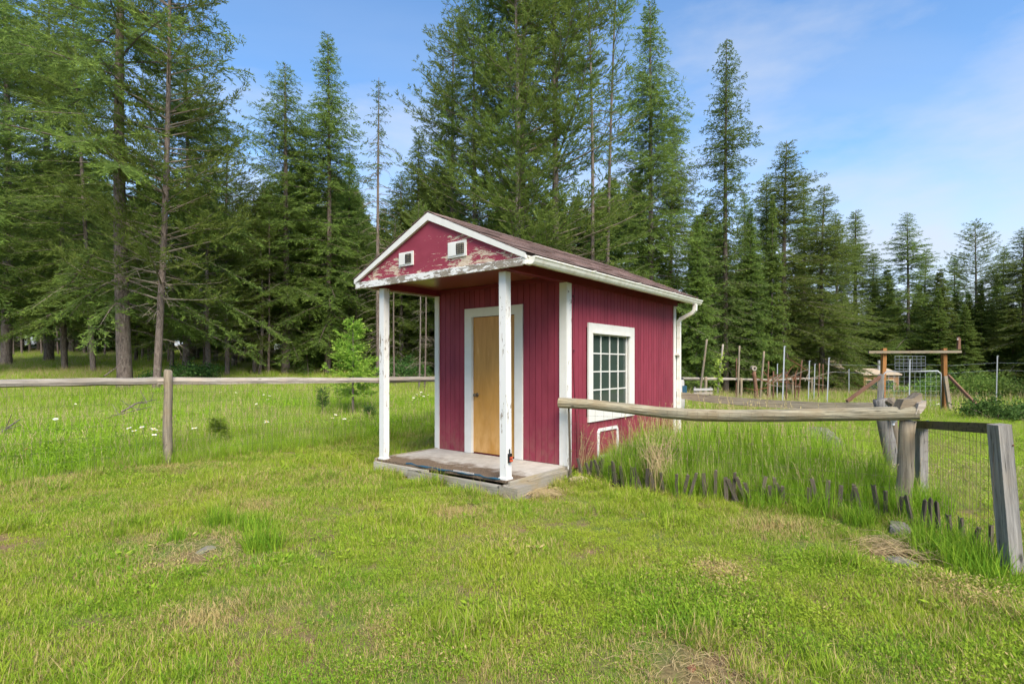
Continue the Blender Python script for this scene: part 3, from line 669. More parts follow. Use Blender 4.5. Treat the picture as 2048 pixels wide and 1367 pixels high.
def wires(parent, p, q, zs_p, zs_q, step, r=0.0016, mat='wire', name='wire_mesh', wav=0.01, seed=0):
    """welded wire between p and q: horizontals interpolated between heights at each end, verticals every step"""
    p, q = Vector(p), Vector(q); L = (q - p).length; m = MB(); rr = random.Random(seed); n = max(2, int(L / 0.5))
    side = Vector((-(q - p).y, (q - p).x, 0)).normalized()
    for za, zb in zip(zs_p, zs_q):
        m.tube([p.lerp(q, i / n) + Vector((0, 0, za + (zb - za) * i / n)) + side * wav * math.sin(i * 1.7) for i in range(n + 1)], r, 3, False)
    k = max(1, int(L / step))
    for i in range(k + 1):
        t = i / k; b = p.lerp(q, t) + side * wav * math.sin(t * n * 1.7)
        m.tube([b + Vector((0, 0, zs_p[0] + (zs_q[0] - zs_p[0]) * t)), b + Vector((rr.uniform(-0.004, 0.004), 0, zs_p[-1] + (zs_q[-1] - zs_p[-1]) * t))], r, 3, False)
    return m.build(name, mat, parent)

# long rail fence running from the front of the lawn past the back of the shed to the far garden
FB, FD = Vector((-5.1, 8.03, 0)), Vector((0.685, 0.728, 0)).normalized()
def fpt(s): v = FB + FD * s; return v
railz = lambda s: float(np.interp(s, [-4, 0, 5, 9, 16.5, 26, 36, 48], [1.275, 1.245, 1.16, 1.12, 1.0, 0.74, 0.66, 0.62]))
FENCE = thing('rail_fence', FB, 'long weathered fence of pole rails and wire mesh along the meadow', 'fence')
SP = 3.74
for k in range(-1, 11):
    s = k * SP; v = fpt(s); g_ = gz(v.x, v.y); h = railz(s) - g_ + (0.15 if k in (0,) else 0.06)
    p = post('post', v - FB + Vector((0, 0, g_)), h, 0.062 if k != 1 else 0.055, 'grey_wood_z', FENCE, (0.02, 0) if k else (0.012, 0.0), 20 + k)
    v2 = fpt(s + SP); o_ = Vector((-FD.y, FD.x, 0)) * 0.085
    log_between('rail', v + o_ - FB + Vector((0, 0, railz(s))) - FD * 0.12, v2 + o_ - FB + Vector((0, 0, railz(s + SP))) + FD * 0.12, (0.064, 0.057), 'pale_rail_x', FENCE, rnd.uniform(-0.01, 0.012), 40 + k)
    o2 = o_ * -0.75
    zt, zt2 = railz(s) - 0.02, railz(s + SP) - 0.02; gb = gz(v2.x, v2.y)
    if k < 5:
        rows = 9 if k < 2 else 5
        wires(FENCE, v + o2 * 0.9 - FB, v2 + o2 * 0.9 - FB, [g_ + 0.05 + (zt - g_ - 0.05) * i / (rows - 1) for i in range(rows)], [gb + 0.05 + (zt2 - gb - 0.05) * i / (rows - 1) for i in range(rows)], 0.078 if k < 2 else 0.15, 0.0011, seed=k)

# dog run beside the shed: front rail, its post, and the back rail
RUN = thing('rail_fence', (0.70, 6.98, 0), 'sagging single log rail with round post beside the red shed', 'fence')
ro = Vector((0.70, 6.98, 0))
P1 = floorpt(1810, 1037)
pr = Vector((P1.x, P1.y + 0.13, 0)); rail_pts = [(1118, 805, 6.93), (1180, 808.5, 6.77), (1250, 816, 6.58), (1320, 824.5, 6.39), (1390, 829.5, 6.2), (1470, 831, 6.0), (1560, 830.5, 5.79), (1650, 829, 5.58), (1740, 827.5, 5.37), (1838, 826, 5.17)]
P3 = [at(*q) for q in rail_pts]; d0 = (P3[-1] - P3[0]); ang_r = math.atan2(d0.y, d0.x); Ri = Matrix.Rotation(-ang_r, 3, 'Z')
loc = [Ri @ (p - P3[0]) for p in P3]
m = MB(); m.tube(loc, [0.062, 0.058, 0.060, 0.061, 0.063, 0.062, 0.063, 0.062, 0.063, 0.062], 11, True, 0.10, 5); fr = m.build('rail', 'log_x', RUN, False); fr.location = P3[0] - ro; fr.rotation_euler = (0, 0, ang_r)
po_ = post('post', P1 + Vector((0, 0.0, gz(P1.x, P1.y))) - ro + Vector((0, 0.03, 0)), 0.94, 0.072, 'grey_wood_z', RUN, (0.05, 0.0), 3, 14, 'flat', 0.93)
# half-round block of log nailed on top of the post, its pale sawn face turned outwards
tb = at(1808, 806, 5.24); tip = at(1846, 789, 5.2)
m = MB(); m.prism([Vector(at(1800, 816, 5.20)) - ro, Vector(at(1834, 814, 5.20)) - ro, Vector(at(1846, 796, 5.20)) - ro, Vector(at(1843, 785, 5.20)) - ro, Vector(at(1826, 797, 5.20)) - ro, Vector(at(1808, 799, 5.20)) - ro], (0.02, 0.13, 0)); m.build('cap_block', 'grey_wood_x', RUN)
m = MB(); m.prism([Vector(at(1831, 829, 5.13)) - ro, Vector(at(1838, 806, 5.13)) - ro, Vector(at(1853, 801, 5.13)) - ro, Vector(at(1852, 813, 5.13)) - ro, Vector(at(1843, 826, 5.13)) - ro], (0.05, 0.15, 0.0)); m.build('sawn_end', 'pale_rail_x', RUN)
MB().tube([Vector((0.80, 6.93, 0)) - ro - Vector((0.05, 0, 0)), Vector((0.76, 6.9, 1.0)) - ro - Vector((0.04, 0, 0))], [0.018, 0.014], 6).build('stake', 'picket_z', RUN)
wires(RUN, Vector((0.74, 6.90, 0)) - ro, P1 - ro + Vector((-0.05, -0.05, 0)), [0.08 + 0.11 * i for i in range(9)], [0.08 + 0.11 * i for i in range(9)], 0.11, 0.0013, 'rust_wire')

BRUN = thing('rail_fence', onground(1770, 7.9), 'flat weathered rail from the back of the red shed to a split leaning post', 'fence')
bo = BRUN.location.copy()
bp = [(1335, 787, 10.15), (1400, 795, 9.72), (1480, 802.5, 9.25), (1560, 808, 8.83), (1640, 811.5, 8.43), (1720, 813, 8.08), (1812, 814, 7.7)]
P3 = [at(*q) for q in bp]; d0 = P3[-1] - P3[0]; a_ = math.atan2(d0.y, d0.x); Ri = Matrix.Rotation(-a_, 3, 'Z'); m = MB(); L_ = [Ri @ (p - P3[0]) for p in P3]
vs_, fs = [], []
for i, p in enumerate(L_):
    for (dy_, dz_) in ((-0.02, -0.06), (0.02, -0.06), (0.02, 0.058), (-0.02, 0.064)): vs_.append((p.x, p.y + dy_, p.z + dz_ + rnd.uniform(-0.006, 0.006)))
fs = [(0, 3, 2, 1), tuple(len(vs_) - 4 + k for k in range(4))] + [(i * 4 + k, i * 4 + 4 + k, i * 4 + 4 + (k + 1) % 4, i * 4 + (k + 1) % 4) for i in range(len(L_) - 1) for k in range(4)]
m.add(vs_, fs); br = m.build('rail', 'old_rail_x', BRUN); br.location = P3[0] - bo; br.rotation_euler = (0, 0, a_)
b1 = onground(1788, 7.62); post('post', b1 - bo, 1.0, 0.085, 'silver_wood_z', BRUN, (-0.16, 0.05), 9, 9, 'flat', 1.1)
b2 = onground(1800, 7.72); post('post', b2 - bo, 1.02, 0.045, 'grey_wood_z', BRUN, (-0.07, 0.08), 10, 8, 'flat', 0.9)
MB().tube([at(1774, 800, 7.6) - bo, at(1786, 808, 7.55) - bo], [0.05, 0.03], 7, True, 0.3, 2).build('splinter', 'picket_z', BRUN)
MB().tube([at(1786, 850, 7.5) - bo, at(1789, 838, 7.52) - bo, at(1785, 822, 7.5) - bo], [0.02, 0.05, 0.03], 7, True, 0.3, 3).build('wire_bundle', 'galvanised', BRUN)

# small wire gate standing open, lawn side of the round post
GA, GB = floorpt(1843, 1022), floorpt(2026, 1152)
GA.z, GB.z = gz(GA.x, GA.y), gz(GB.x, GB.y)
GATE = thing('wire_gate', GB, 'grey timber garden gate filled with wire mesh, mossy top rail', 'gate')
def beam4(name, pts, wx, wy, mat, parent, along):
    """squared timber through pts; built along its own long axis so the grain follows"""
    p, q = Vector(pts[0]), Vector(pts[1]); L = (q - p).length; m = MB()
    if along == 'x':
        m.prism([(0, -wx / 2, -wy / 2), (L, -wx / 2, -wy / 2), (L, wx / 2, -wy / 2), (0, wx / 2, -wy / 2)], (0, 0, wy)); o = m.build(name, mat, parent); o.location = p; o.rotation_euler = (q - p).to_track_quat('X', 'Z').to_euler()
    else:
        m.prism([(-wx / 2, -wy / 2, 0), (wx / 2, -wy / 2, 0), (wx / 2, wy / 2, 0), (-wx / 2, wy / 2, 0)], (0, 0, L)); o = m.build(name, mat, parent); o.location = p; o.rotation_euler = (q - p).to_track_quat('Z', 'Y').to_euler()
    return o
gt1 = at(1998, 848, GB.y); gt0 = at(1843, 850, GA.y)
s1 = beam4('stile', (GB - GB - Vector((0, 0, 0.05)), gt1 - GB + Vector((0, 0, 0.0))), 0.095, 0.095, 'silver_wood_z', GATE, 'z'); s1.rotation_mode = 'XYZ'
s0 = beam4('stile', (GA - GB - Vector((0, 0, 0.05)), gt0 - GB), 0.085, 0.07, 'silver_wood_z', GATE, 'z')
gd = (gt1 - gt0)
beam4('top_rail', (gt0 - GB - gd.normalized() * 0.03 + Vector((0, 0, 0.01)), gt1 - GB - gd.normalized() * 0.05 + Vector((0, 0, -0.03))), 0.10, 0.075, 'mossy_x', GATE, 'x')
MB().tube([gt0 - GB + Vector((-0.05, -0.06, 0.0)), gt0 - GB + Vector((0.0, -0.07, 0.03)), gt0 - GB + Vector((0.07, -0.06, 0.0))], [0.02, 0.035, 0.01], 6, True, 0.3, 4).build('blue_tie', 'blue_plastic', GATE)
MB().tube([at(2003, 888, 3.83) - GB, at(2028, 890, 3.75) - GB], 0.006, 6).build('bolt', 'rusty_iron', GATE)
wires(GATE, Vector((GA.x - GB.x + 0.03, GA.y - GB.y, 0)), Vector((gt1.x - GB.x - 0.03, gt1.y - GB.y, 0)), [0.12 + 0.1 * i for i in range(9)], [0.12 + 0.115 * i for i in range(9)], 0.082, 0.0016, 'rust_wire')

# low picket edging along the front of the dog run
ED = thing('picket_edging', floorpt(1300, 990), 'low edging of short dark crooked pickets under the log rail', 'edging')
eo = ED.location.copy(); ED.location = eo
path_px = [(1165, 958), (1230, 974), (1300, 988), (1380, 997), (1470, 1004), (1560, 1012), (1650, 1022), (1740, 1034), (1800, 1050), (1850, 1068), (1905, 1090), (1960, 1114), (2005, 1138)]
EP = [floorpt(*q) for q in path_px]
cum = [0]
for i in range(1, len(EP)): cum.append(cum[-1] + (EP[i] - EP[i - 1]).length)
pkm = []
for k in range(4):
    q = random.Random(50 + k); w_ = 0.017 + 0.006 * k / 3; m = MB(); h_ = 0.37
    m.add([(-w_, -0.011, 0), (w_, -0.011, 0), (w_, 0.011, 0), (-w_, 0.011, 0), (-w_ * 0.9, -0.009, h_ * q.uniform(0.9, 1)), (w_ * 0.9, -0.009, h_ * q.uniform(0.9, 1)), (w_ * 0.9, 0.009, h_ * q.uniform(0.9, 1)), (-w_ * 0.9, 0.009, h_ * q.uniform(0.9, 1))], [(0, 3, 2, 1), (4, 5, 6, 7), (0, 1, 5, 4), (1, 2, 6, 5), (2, 3, 7, 6), (3, 0, 4, 7)])
    pkm.append(m.mesh('picket', 'picket_z'))
s = 0.05
while s < cum[-1]:
    i = max(j for j in range(len(cum)) if cum[j] <= s); i = min(i, len(EP) - 2); p = EP[i].lerp(EP[i + 1], (s - cum[i]) / (cum[i + 1] - cum[i])); dr = (EP[i + 1] - EP[i])
    if rnd.random() > 0.13:
        o = link('picket', pkm[rnd.randrange(4)], ED); o.location = p - eo + Vector((rnd.uniform(-.02, .02), rnd.uniform(-.03, .03), gz(p.x, p.y) - 0.04)); f_ = rnd.uniform(0.75, 1.1)
        o.rotation_euler = (rnd.gauss(0, 0.1), rnd.gauss(-0.08, 0.19), math.atan2(dr.y, dr.x)); o.scale = (1, 1, f_)
    s += rnd.uniform(0.055, 0.09) if s < cum[-1] * 0.62 else rnd.uniform(0.085, 0.16)
wires(ED, EP[1] - eo, EP[7] - eo, [0.14, 0.15], [0.14, 0.15], 9, 0.0015, 'rust_wire', 'edging_wire')

# ------------------------------------------------------------------ garden gateway with orange posts, metal field gate and braces
gl, gr_ = onground(1763, 16.4), onground(1889, 16.4)
GW = thing('garden_gateway', (gl + gr_) / 2, 'tall orange timber gateway with grey crossbeam and metal mesh gate', 'gateway'); wo = GW.location.copy()
for p, tx in ((gl, 1768), (gr_, 1888)):
    beam4('gate_post', (p - wo - Vector((0, 0, .1)), at(tx, 696, 16.4) - wo), 0.11, 0.11, 'rust_wood_z', GW, 'z')
beam4('crossbeam', (at(1737, 704, 16.28) - wo, at(1922, 703, 16.28) - wo), 0.06, 0.075, 'grey_wood_x', GW, 'x')
beam4('brace', (at(1762, 752, 16.3) - wo, at(1694, 802, 15.6) - wo), 0.07, 0.08, 'brown_wood_x', GW, 'x'); beam4('brace', (at(1896, 750, 16.3) - wo, at(1976, 834, 15.2) - wo), 0.06, 0.07, 'brown_wood_x', GW, 'x')
beam4('prop', (onground(1903, 16.0) - wo, at(1890, 752, 16.3) - wo), 0.09, 0.09, 'grey_wood_z', GW, 'z'); beam4('prop', (onground(1757, 16.1) - wo, at(1763, 748, 16.3) - wo), 0.13, 0.1, 'silver_wood_z', GW, 'z')
m = MB(); A_, B_, C_, D_ = (at(1767, 822, 16.33), at(1767, 742, 16.33), at(1882, 741, 16.33), at(1882, 822, 16.33)); 
ga = [A_ - wo, B_ - wo + Vector((0, 0, -0.1)), B_ - wo + Vector((0.1, 0, 0)), C_ - wo + Vector((-0.1, 0, 0)), C_ - wo + Vector((0, 0, -0.1)), D_ - wo]
m.tube(ga, 0.018, 7); mg = m.build('metal_gate', 'galvanised', GW, True)
wires(mg, Vector((A_.x - wo.x, A_.y - wo.y, -wo.z)), Vector((D_.x - wo.x, D_.y - wo.y, -wo.z)), [0.15 + 0.14 * i for i in range(9)], [0.15 + 0.14 * i for i in range(9)], 0.15, 0.003, 'galvanised', 'gate_mesh')
fig = thing('wood_offcut', at(1917, 700, 16.28) + Vector((0, 0, 0.03)), 'small upright weathered wooden offcut on the crossbeam end', 'offcut'); fo = fig.location.copy()
MB().prism([Vector((-0.04, -0.03, 0)), Vector((0.05, -0.03, 0)), Vector((0.04, -0.03, 0.2)), Vector((0.05, -0.03, 0.27)), Vector((0.02, -0.03, 0.36)), Vector((-0.03, -0.03, 0.37)), Vector((-0.055, -0.03, 0.3)), Vector((-0.02, -0.03, 0.24))], (0, 0.06, 0)).build('block', 'brown_wood_x', fig)
MB().box(-0.06, -0.028, -0.034, 0.0, 0.27, 0.33).build('pale_chip', 'pale_rail_x', fig)
# trellis grid standing beyond the gateway
tl0, tl1 = at(1790, 744, 22), at(1851, 712, 22)
TR = thing('wire_trellis', onground(1820, 22), 'square wire trellis panel standing behind the gateway', 'trellis'); to = TR.location.copy(); m = MB()
for k in range(8): x = tl0.x + (tl1.x - tl0.x) * k / 7; m.tube([Vector((x, 22, gz(x, 22))) - to if k in (0, 7) else Vector((x, 22, tl0.z)) - to, Vector((x, 22, tl1.z)) - to], 0.006, 4)
for k in range(6): z_ = tl0.z + (tl1.z - tl0.z) * k / 5; m.tube([Vector((tl0.x, 22.012, z_)) - to, Vector((tl1.x, 22.012, z_)) - to], 0.006, 4)
m.build('grid', 'galvanised', TR)

# ------------------------------------------------------------------ poles and posts of the far garden fence
for (px, tx, ty, Y, r, mat, lab) in (
    (1395, 1414, 678, 21.3, 0.05, 'grey_wood_z', 'tall slanting grey pole tied to the far fence next to the shed'),
    (1431, 1446, 688, 22.6, 0.05, 'pale_rail_x', 'tall slanting pole wound with a yellow-green vine'),
    (1474, 1479, 691, 24.0, 0.05, 'grey_wood_z', 'upright grey pole with broken tip at far fence post'),
    (1472, 1473, 716, 24.4, 0.04, 'brown_wood_x', 'short brown stake paired with an upright grey pole'),
    (1518, 1528, 702, 26.0, 0.06, 'grey_wood_z', 'thick leaning grey pole above the rusty branch heap')):
    b = onground(px, Y); t_ = at(tx, ty, Y); o = post('garden_pole', b, t_.z - b.z, r, mat, None, (t_.x - b.x, 0), int(px), 8, 'flat', 0.8); tag(o, lab, 'pole', 'poles of the far garden fence')
for (px, tx, ty, Y, lab) in (
    (1564, 1569, 692, 17.5, 'tall bare metal fence post in the long grass'), (1653, 1658, 715, 21.0, 'bare metal post with bent tip before the dark fir skirts'), (1616, 1619, 721, 24.0, 'slim metal post before the pale roof in the trees'),
    (1627, 1630, 727, 26.0, 'short metal post just beside the pale roof'), (1818, 1820, 718, 20.0, 'metal post behind the wire trellis panel'), (1992, 1995, 711, 21.0, 'lone metal post among the pale shrubs'),
    (1554, 1555, 727, 27.0, 'thin metal post behind the tallest metal post'), (1698, 1698, 738, 29.0, 'short metal post before the small log cabin')):
    b = onground(px, Y); t_ = at(tx, ty, Y); h = t_.z - b.z; lx = t_.x - b.x
    T = thing('metal_post', b, lab, 'post', 0, 'metal posts of the far garden fence')
    m = MB(); m.prism([(-0.022, -0.002, -0.1), (0.022, -0.002, -0.1), (0.022, 0.003, -0.1), (-0.022, 0.003, -0.1)], (lx, 0, h + 0.1)); m.prism([(-0.003, 0.003, -0.1), (0.003, 0.003, -0.1), (0.003, 0.03, -0.1), (-0.003, 0.03, -0.1)], (lx, 0, h + 0.1)); m.build('bar', 'galvanised', T)
    MB().box(lx - 0.03, lx + 0.045, -0.008, 0.006, h - 0.02, h + 0.004).build('clip', 'galvanised', T)
for i, (px, tx, ty, Y) in enumerate(((1534, 1537, 722, 27), (1594, 1604, 720, 26), (1636, 1639, 726, 28), (1645, 1646, 728, 30), (1590, 1591, 745, 25), (1572, 1573, 748, 25), (1546, 1547, 742, 26))):
    b = onground(px, Y); t_ = at(tx, ty, Y); o = post('wooden_stake', b, t_.z - b.z, 0.04, 'brown_wood_x', None, (t_.x - b.x, 0), i, 7, 'flat', 0.85); tag(o, 'thin brown wooden stake in the far garden fence', 'stake', 'brown stakes of the far garden fence')
# strands of wire strung along the metal posts
W = thing('strand_wire', onground(1820, 20.5), 'thin strands of wire strung across the garden meadow', 'wire'); wo2 = W.location.copy(); m = MB()
for z_ in (722, 737): m.tube([at(px, z_ + dz_, Y) - wo2 for px, dz_, Y in ((1653, 6, 21.0), (1740, 9, 20.6), (1818, 5, 20.0), (1900, 9, 20.5), (1992, 3, 21.0), (2100, 5, 21.5))], 0.003, 4)
m.build('strand', 'galvanised', W)

# round-headed nest box post and a heap of rusty branches
nb = onground(1516, 24.5); N = thing('nest_box', nb, 'round pale nest box with a dark hole on a brown post', 'nest box')
post('pole', (0, 0, 0), at(1508, 742, 24.5).z - nb.z, 0.09, 'brown_wood_x', N, (at(1508, 742, 24.5).x - nb.x, 0), 2, 8, 'flat'); c_ = at(1507, 736, 24.5) - nb
bx = MB().tube([c_ + Vector((0, -0.10, 0)), c_ + Vector((0, 0.12, 0))], 0.115, 14, True).build('box', 'pale_rail_x', N)
MB().tube([c_ + Vector((0.01, -0.103, 0)), c_ + Vector((0.01, -0.11, 0))], 0.045, 12, True).build('hole', 'black_plastic', bx)
HB = thing('branch_heap', onground(1560, 24.0), 'heap of rusty brown dead branches leaning on the far fence', 'branches'); ho = HB.location.copy()
for k in range(26):
    a_ = at(rnd.uniform(1525, 1620), rnd.uniform(742, 775), 24.0 + rnd.uniform(-.8, .8)); b_ = a_ + Vector((rnd.uniform(-1.3, 1.3), rnd.uniform(-.3, .3), rnd.uniform(-0.5, 0.7))); c_ = a_.lerp(b_, 0.5) + Vector((0, 0, rnd.uniform(-.1, .15)))
    MB().tube([a_ - ho, c_ - ho, b_ - ho], [0.022, 0.017, 0.008], 5).build('branch', 'rusty_iron' if k % 3 else 'dead_twig', HB)

# pale barrel and slatted crate at the back of the shed
bl = onground(1351, 14.5); BR = thing('plastic_barrel', bl, 'pale plastic barrel with a dark lid showing behind the downspout', 'barrel'); bm = MB(); top = at(1351, 758, 14.5).z - bl.z
bm.tube([(0, 0, 0), (0, 0, .05), (0, 0, top * .35), (0, 0, top * .37), (0, 0, top * .65), (0, 0, top * .67), (0, 0, top * .95), (0, 0, top)], [.2, .22, .235, .245, .245, .235, .225, .2], 18); bm.build('drum', 'pale_plastic', BR, True)
MB().tube([(0, 0, top), (0, 0, top + .03), (0, 0, top + .05)], [.21, .21, .16], 18).build('lid', 'black_plastic', BR); MB().box(.12, .24, -.2, -.12, top * .6, top * .85).build('blue_label', 'blue_plastic', BR)
cr_ = onground(1406, 19.5); K = thing('slatted_crate', cr_, 'stack of whitish slatted boards standing against the far fence', 'crate'); 
for k in range(5): o = beam4('slat', (Vector((-0.34, 0, .22 + k * .135)), Vector((.34, rnd.uniform(-.03, .03), .22 + k * .135 + rnd.uniform(-.02, .04)))), .03, .085, 'pale_plastic' if k % 2 == 0 else 'pale_rail_x', K, 'x')
for x in (-.28, .28): MB().box(x - .03, x + .03, .03, .07, 0, .86).build('upright', 'silver_wood_z', K)

# ------------------------------------------------------------------ far buildings
def house(px, Y, wd, dp, hh, rise, rz, label, wallmat, name='log_cabin', cat='cabin', chim=True, ov=.15):
    b = onground(px, Y); H_ = thing(name, b, label, cat, rz)
    wall = MB().box(-wd / 2, wd / 2, -dp / 2, dp / 2, -0.3, hh); g_ = [(-wd / 2, -dp / 2, hh), (-wd / 2, dp / 2, hh), (-wd / 2, 0, hh + rise)]
    wall.prism([(x + 0.01, y, z) for x, y, z in g_], (wd - 0.02, 0, 0)); wall.build('wall', wallmat, H_)
    r = MB()
    for s in (-1, 1): r.prism([(-wd / 2 - ov, s * (dp / 2 + ov), hh - .06), (-wd / 2 - ov, 0, hh + rise + .04), (-wd / 2 - ov, 0, hh + rise + .12), (-wd / 2 - ov, s * (dp / 2 + ov), hh + .02)][::s], (wd + 2 * ov, 0, 0))
    rf = r.build('roof', 'tan_roof', H_)
    if chim: MB().tube([(wd * .18, -dp * .15, hh + rise * .5), (wd * .18, -dp * .15, hh + rise + .75)], .09, 8).build('chimney', 'galvanised', rf)
    for x in (-wd * .28, wd * .18):
        f_ = MB().box(x - .5, x + .5, -dp / 2 - .05, -dp / 2 - .004, hh * .4, hh * .82).build('window', 'cream_wall', H_); MB().box(x - .42, x + .42, -dp / 2 - .07, -dp / 2 - .052, hh * .44, hh * .78).build('pane', 'glass', f_)
    MB().box(-.45, .42, -dp / 2 - .05, -dp / 2 - .004, -.1, hh * .8).build('door', 'brown_wood_x', H_)
    return H_
house(1738, 42, 2.9, 2.4, 2.05, 0.32, 0.12, 'small log cabin with tan roof and stovepipe behind the gateway', 'log_wall')
house(1612, 39, 3.8, 3.2, 1.9, 0.85, -0.1, 'pale-roofed house half hidden behind fir branches', 'cream_wall', 'wooden_house', 'house', False)

# ------------------------------------------------------------------ stones
def stone(px, py, rx, ry, rz2, mat, label, seed, Y=None, cat='stone', name='stone', sink=0.35):
    b = floorpt(px, py) if Y is None else onground(px, Y); b.z = gz(b.x, b.y); rr = random.Random(seed)
    nl, nm = 20, 30; V, Fq = [], []
    ks = [Vector((rr.gauss(0, 1), rr.gauss(0, 1), rr.gauss(0, 1))).normalized() for _ in range(9)]; kd = [rr.uniform(.62, .95) for _ in ks]
    for i in range(nl + 1):
        for j in range(nm):
            th, ph = math.pi * i / nl, 2 * math.pi * j / nm; d = Vector((math.sin(th) * math.cos(ph), math.sin(th) * math.sin(ph), math.cos(th)))
            r = min([1.0] + [kd[k] / max(.05, d.dot(ks[k])) for k in range(9) if d.dot(ks[k]) > .1]) * (.9 + .2 * float(vnoise(d.x * 2 + seed, d.y * 2 + d.z * 1.7, .35, seed))) * rr.uniform(.985, 1.015) if 0 < i < nl else .92
            V.append((d.x * r * rx, d.y * r * ry, d.z * r * rz2 + rz2 * (1 - 2 * sink)))
    for i in range(nl):
        for j in range(nm): j2 = (j + 1) % nm; Fq.append((i * nm + j, (i + 1) * nm + j, (i + 1) * nm + j2, i * nm + j2))
    m = MB(); m.add(V, Fq); o = m.build(name, mat, None); o.location = b; o.rotation_euler = (0, 0, rr.uniform(0, 6)); return tag(o, label, cat)
stone(1800, 1066, .13, .10, .08, 'rock', 'mossy stone at the foot of the round fence post', 1)
stone(1806, 1128, .13, .09, .035, 'rock', 'flat grey stone half buried under dead straw', 2)
stone(1158, 967, .14, .10, .075, 'tan_rock', 'tan stone under the shed corner', 3)
stone(412, 1100, .10, .07, .018, 'rock', 'small flat bluish stone bare in the straw patch', 4)
stone(1545, 0, .42, .35, .25, 'rock', 'lumpy grey boulder in the dog run grass', 5, 8.9, 'boulder', 'boulder', .1)
stone(1640, 0, .36, .3, .30, 'rock', 'weathered boulder with crumbly sides in the dog run', 6, 8.6, 'boulder', 'boulder', .1)
stone(1905, 938, .22, .1, .05, 'rock', 'long low stone in the grass beyond the wire gate', 7)
stone(1382, 1338, .035, .022, .014, 'rusty_iron', 'reddish chip of wood in a bare patch of lawn', 8, None, 'wood chip', 'wood_chip', .3)
stone(775, 938, .09, .07, .03, 'tan_rock', 'flat tan stone beside the deck under the far porch post', 9)

# ------------------------------------------------------------------ trees
def unit(a): return a / np.maximum(np.linalg.norm(a, axis=-1, keepdims=True), 1e-6)
class Crown:
    def __init__(s): s.b = []; s.d = []; s.L = []; s.w = []; s.t = []; s.n = []
    def leaves(s, base, dirs, L, w_, tint):
        s.b.append(base); s.d.append(dirs); s.L.append(L); s.w.append(w_); s.t.append(tint)
    def mesh(s, name, mat, rng):
        b = np.concatenate(s.b); d = unit(np.concatenate(s.d)); L = np.concatenate(s.L)[:, None]; w_ = np.concatenate(s.w)[:, None]; t = np.concatenate(s.t)
        up = rng.normal(0, .75, b.shape) + np.array([0, 0, 1.0]); sd = unit(np.cross(d, up))
        V = np.stack([b, b + d * L * .45 + sd * w_, b + d * L, b + d * L * .45 - sd * w_], 1).reshape(-1, 3)
        n = len(b); return fastmesh(name, V, np.arange(4 * n).reshape(n, 4), np.repeat(t, 4), (mat,))
def branch_leaves(cr, p0, az, L, e0, droop, up, rng, twig=.16, tl_k=.28, leaf=(.14, .022), dens=.062, bare=.08, hang=.3, tipt=.62, thick=1.0):
    n = max(3, int(L / twig)); s_ = np.linspace(bare, 1, n) * L; s_ = s_ + rng.normal(0, twig * .25, n); s_ = np.clip(s_, .02, L)
    ca, sa = math.cos(az), math.sin(az); hd = np.array([ca, sa, 0]); sdv = np.array([-sa, ca, 0])
    zz = s_ * math.sin(e0) - droop * s_ ** 2 / max(L, .5) + up * np.maximum(0, s_ / L - .6) ** 2 * L
    P = p0 + hd * (s_ * math.cos(e0))[:, None]; P[:, 2] += zz
    slope = math.sin(e0) - 2 * droop * s_ / max(L, .5) + 2 * up * np.maximum(0, s_ / L - .6)
    T = unit(hd * math.cos(e0) + np.outer(slope, [0, 0, 1]))
    tw = np.concatenate([P, P]); sg = np.concatenate([np.ones(n), -np.ones(n)])
    tl = np.minimum((tl_k * L * (1 - s_ / L * .85) + .14), .95); tl = np.concatenate([tl, tl]) * rng.uniform(.55, 1.2, 2 * n)
    a = rng.uniform(.6, 1.15, 2 * n)
    D = np.concatenate([T, T]) * np.cos(a)[:, None] + (sdv[None] * (sg * np.sin(a))[:, None]); D[:, 2] -= hang * rng.uniform(0, 2, 2 * n); D[:, 2] += rng.normal(0, .32, 2 * n); D = unit(D)
    K = int(np.ceil(.95 / dens)); f = (np.arange(K)[None] + rng.uniform(0, 1, (2 * n, 1))) * dens
    ok = f < tl[:, None]; ii, kk = np.nonzero(ok); ff = f[ii, kk]
    # the branch leader itself carries needles too
    B = tw[ii] + D[ii] * ff[:, None]; B[:, 2] -= .25 * hang * ff ** 2
    for sgn in (-1, 0, 1):
        nrm = np.cross(D[ii], [0, 0, 1.0]); dd = D[ii] * .75 + unit(nrm) * sgn * rng.uniform(.3, .9, len(ii))[:, None] + rng.normal(0, .22, B.shape)
        if sgn == 0: dd[:, 2] += rng.uniform(-.2, .9, len(ii))
        cr.leaves(B, dd, leaf[0] * rng.uniform(.7, 1.25, len(ii)), leaf[1] * rng.uniform(.8, 1.3, len(ii)) * thick, np.clip(tipt * (ff / np.maximum(tl[ii], .1)) ** 2 * rng.uniform(0, 1.6, len(ii)), 0, 1))
    return P
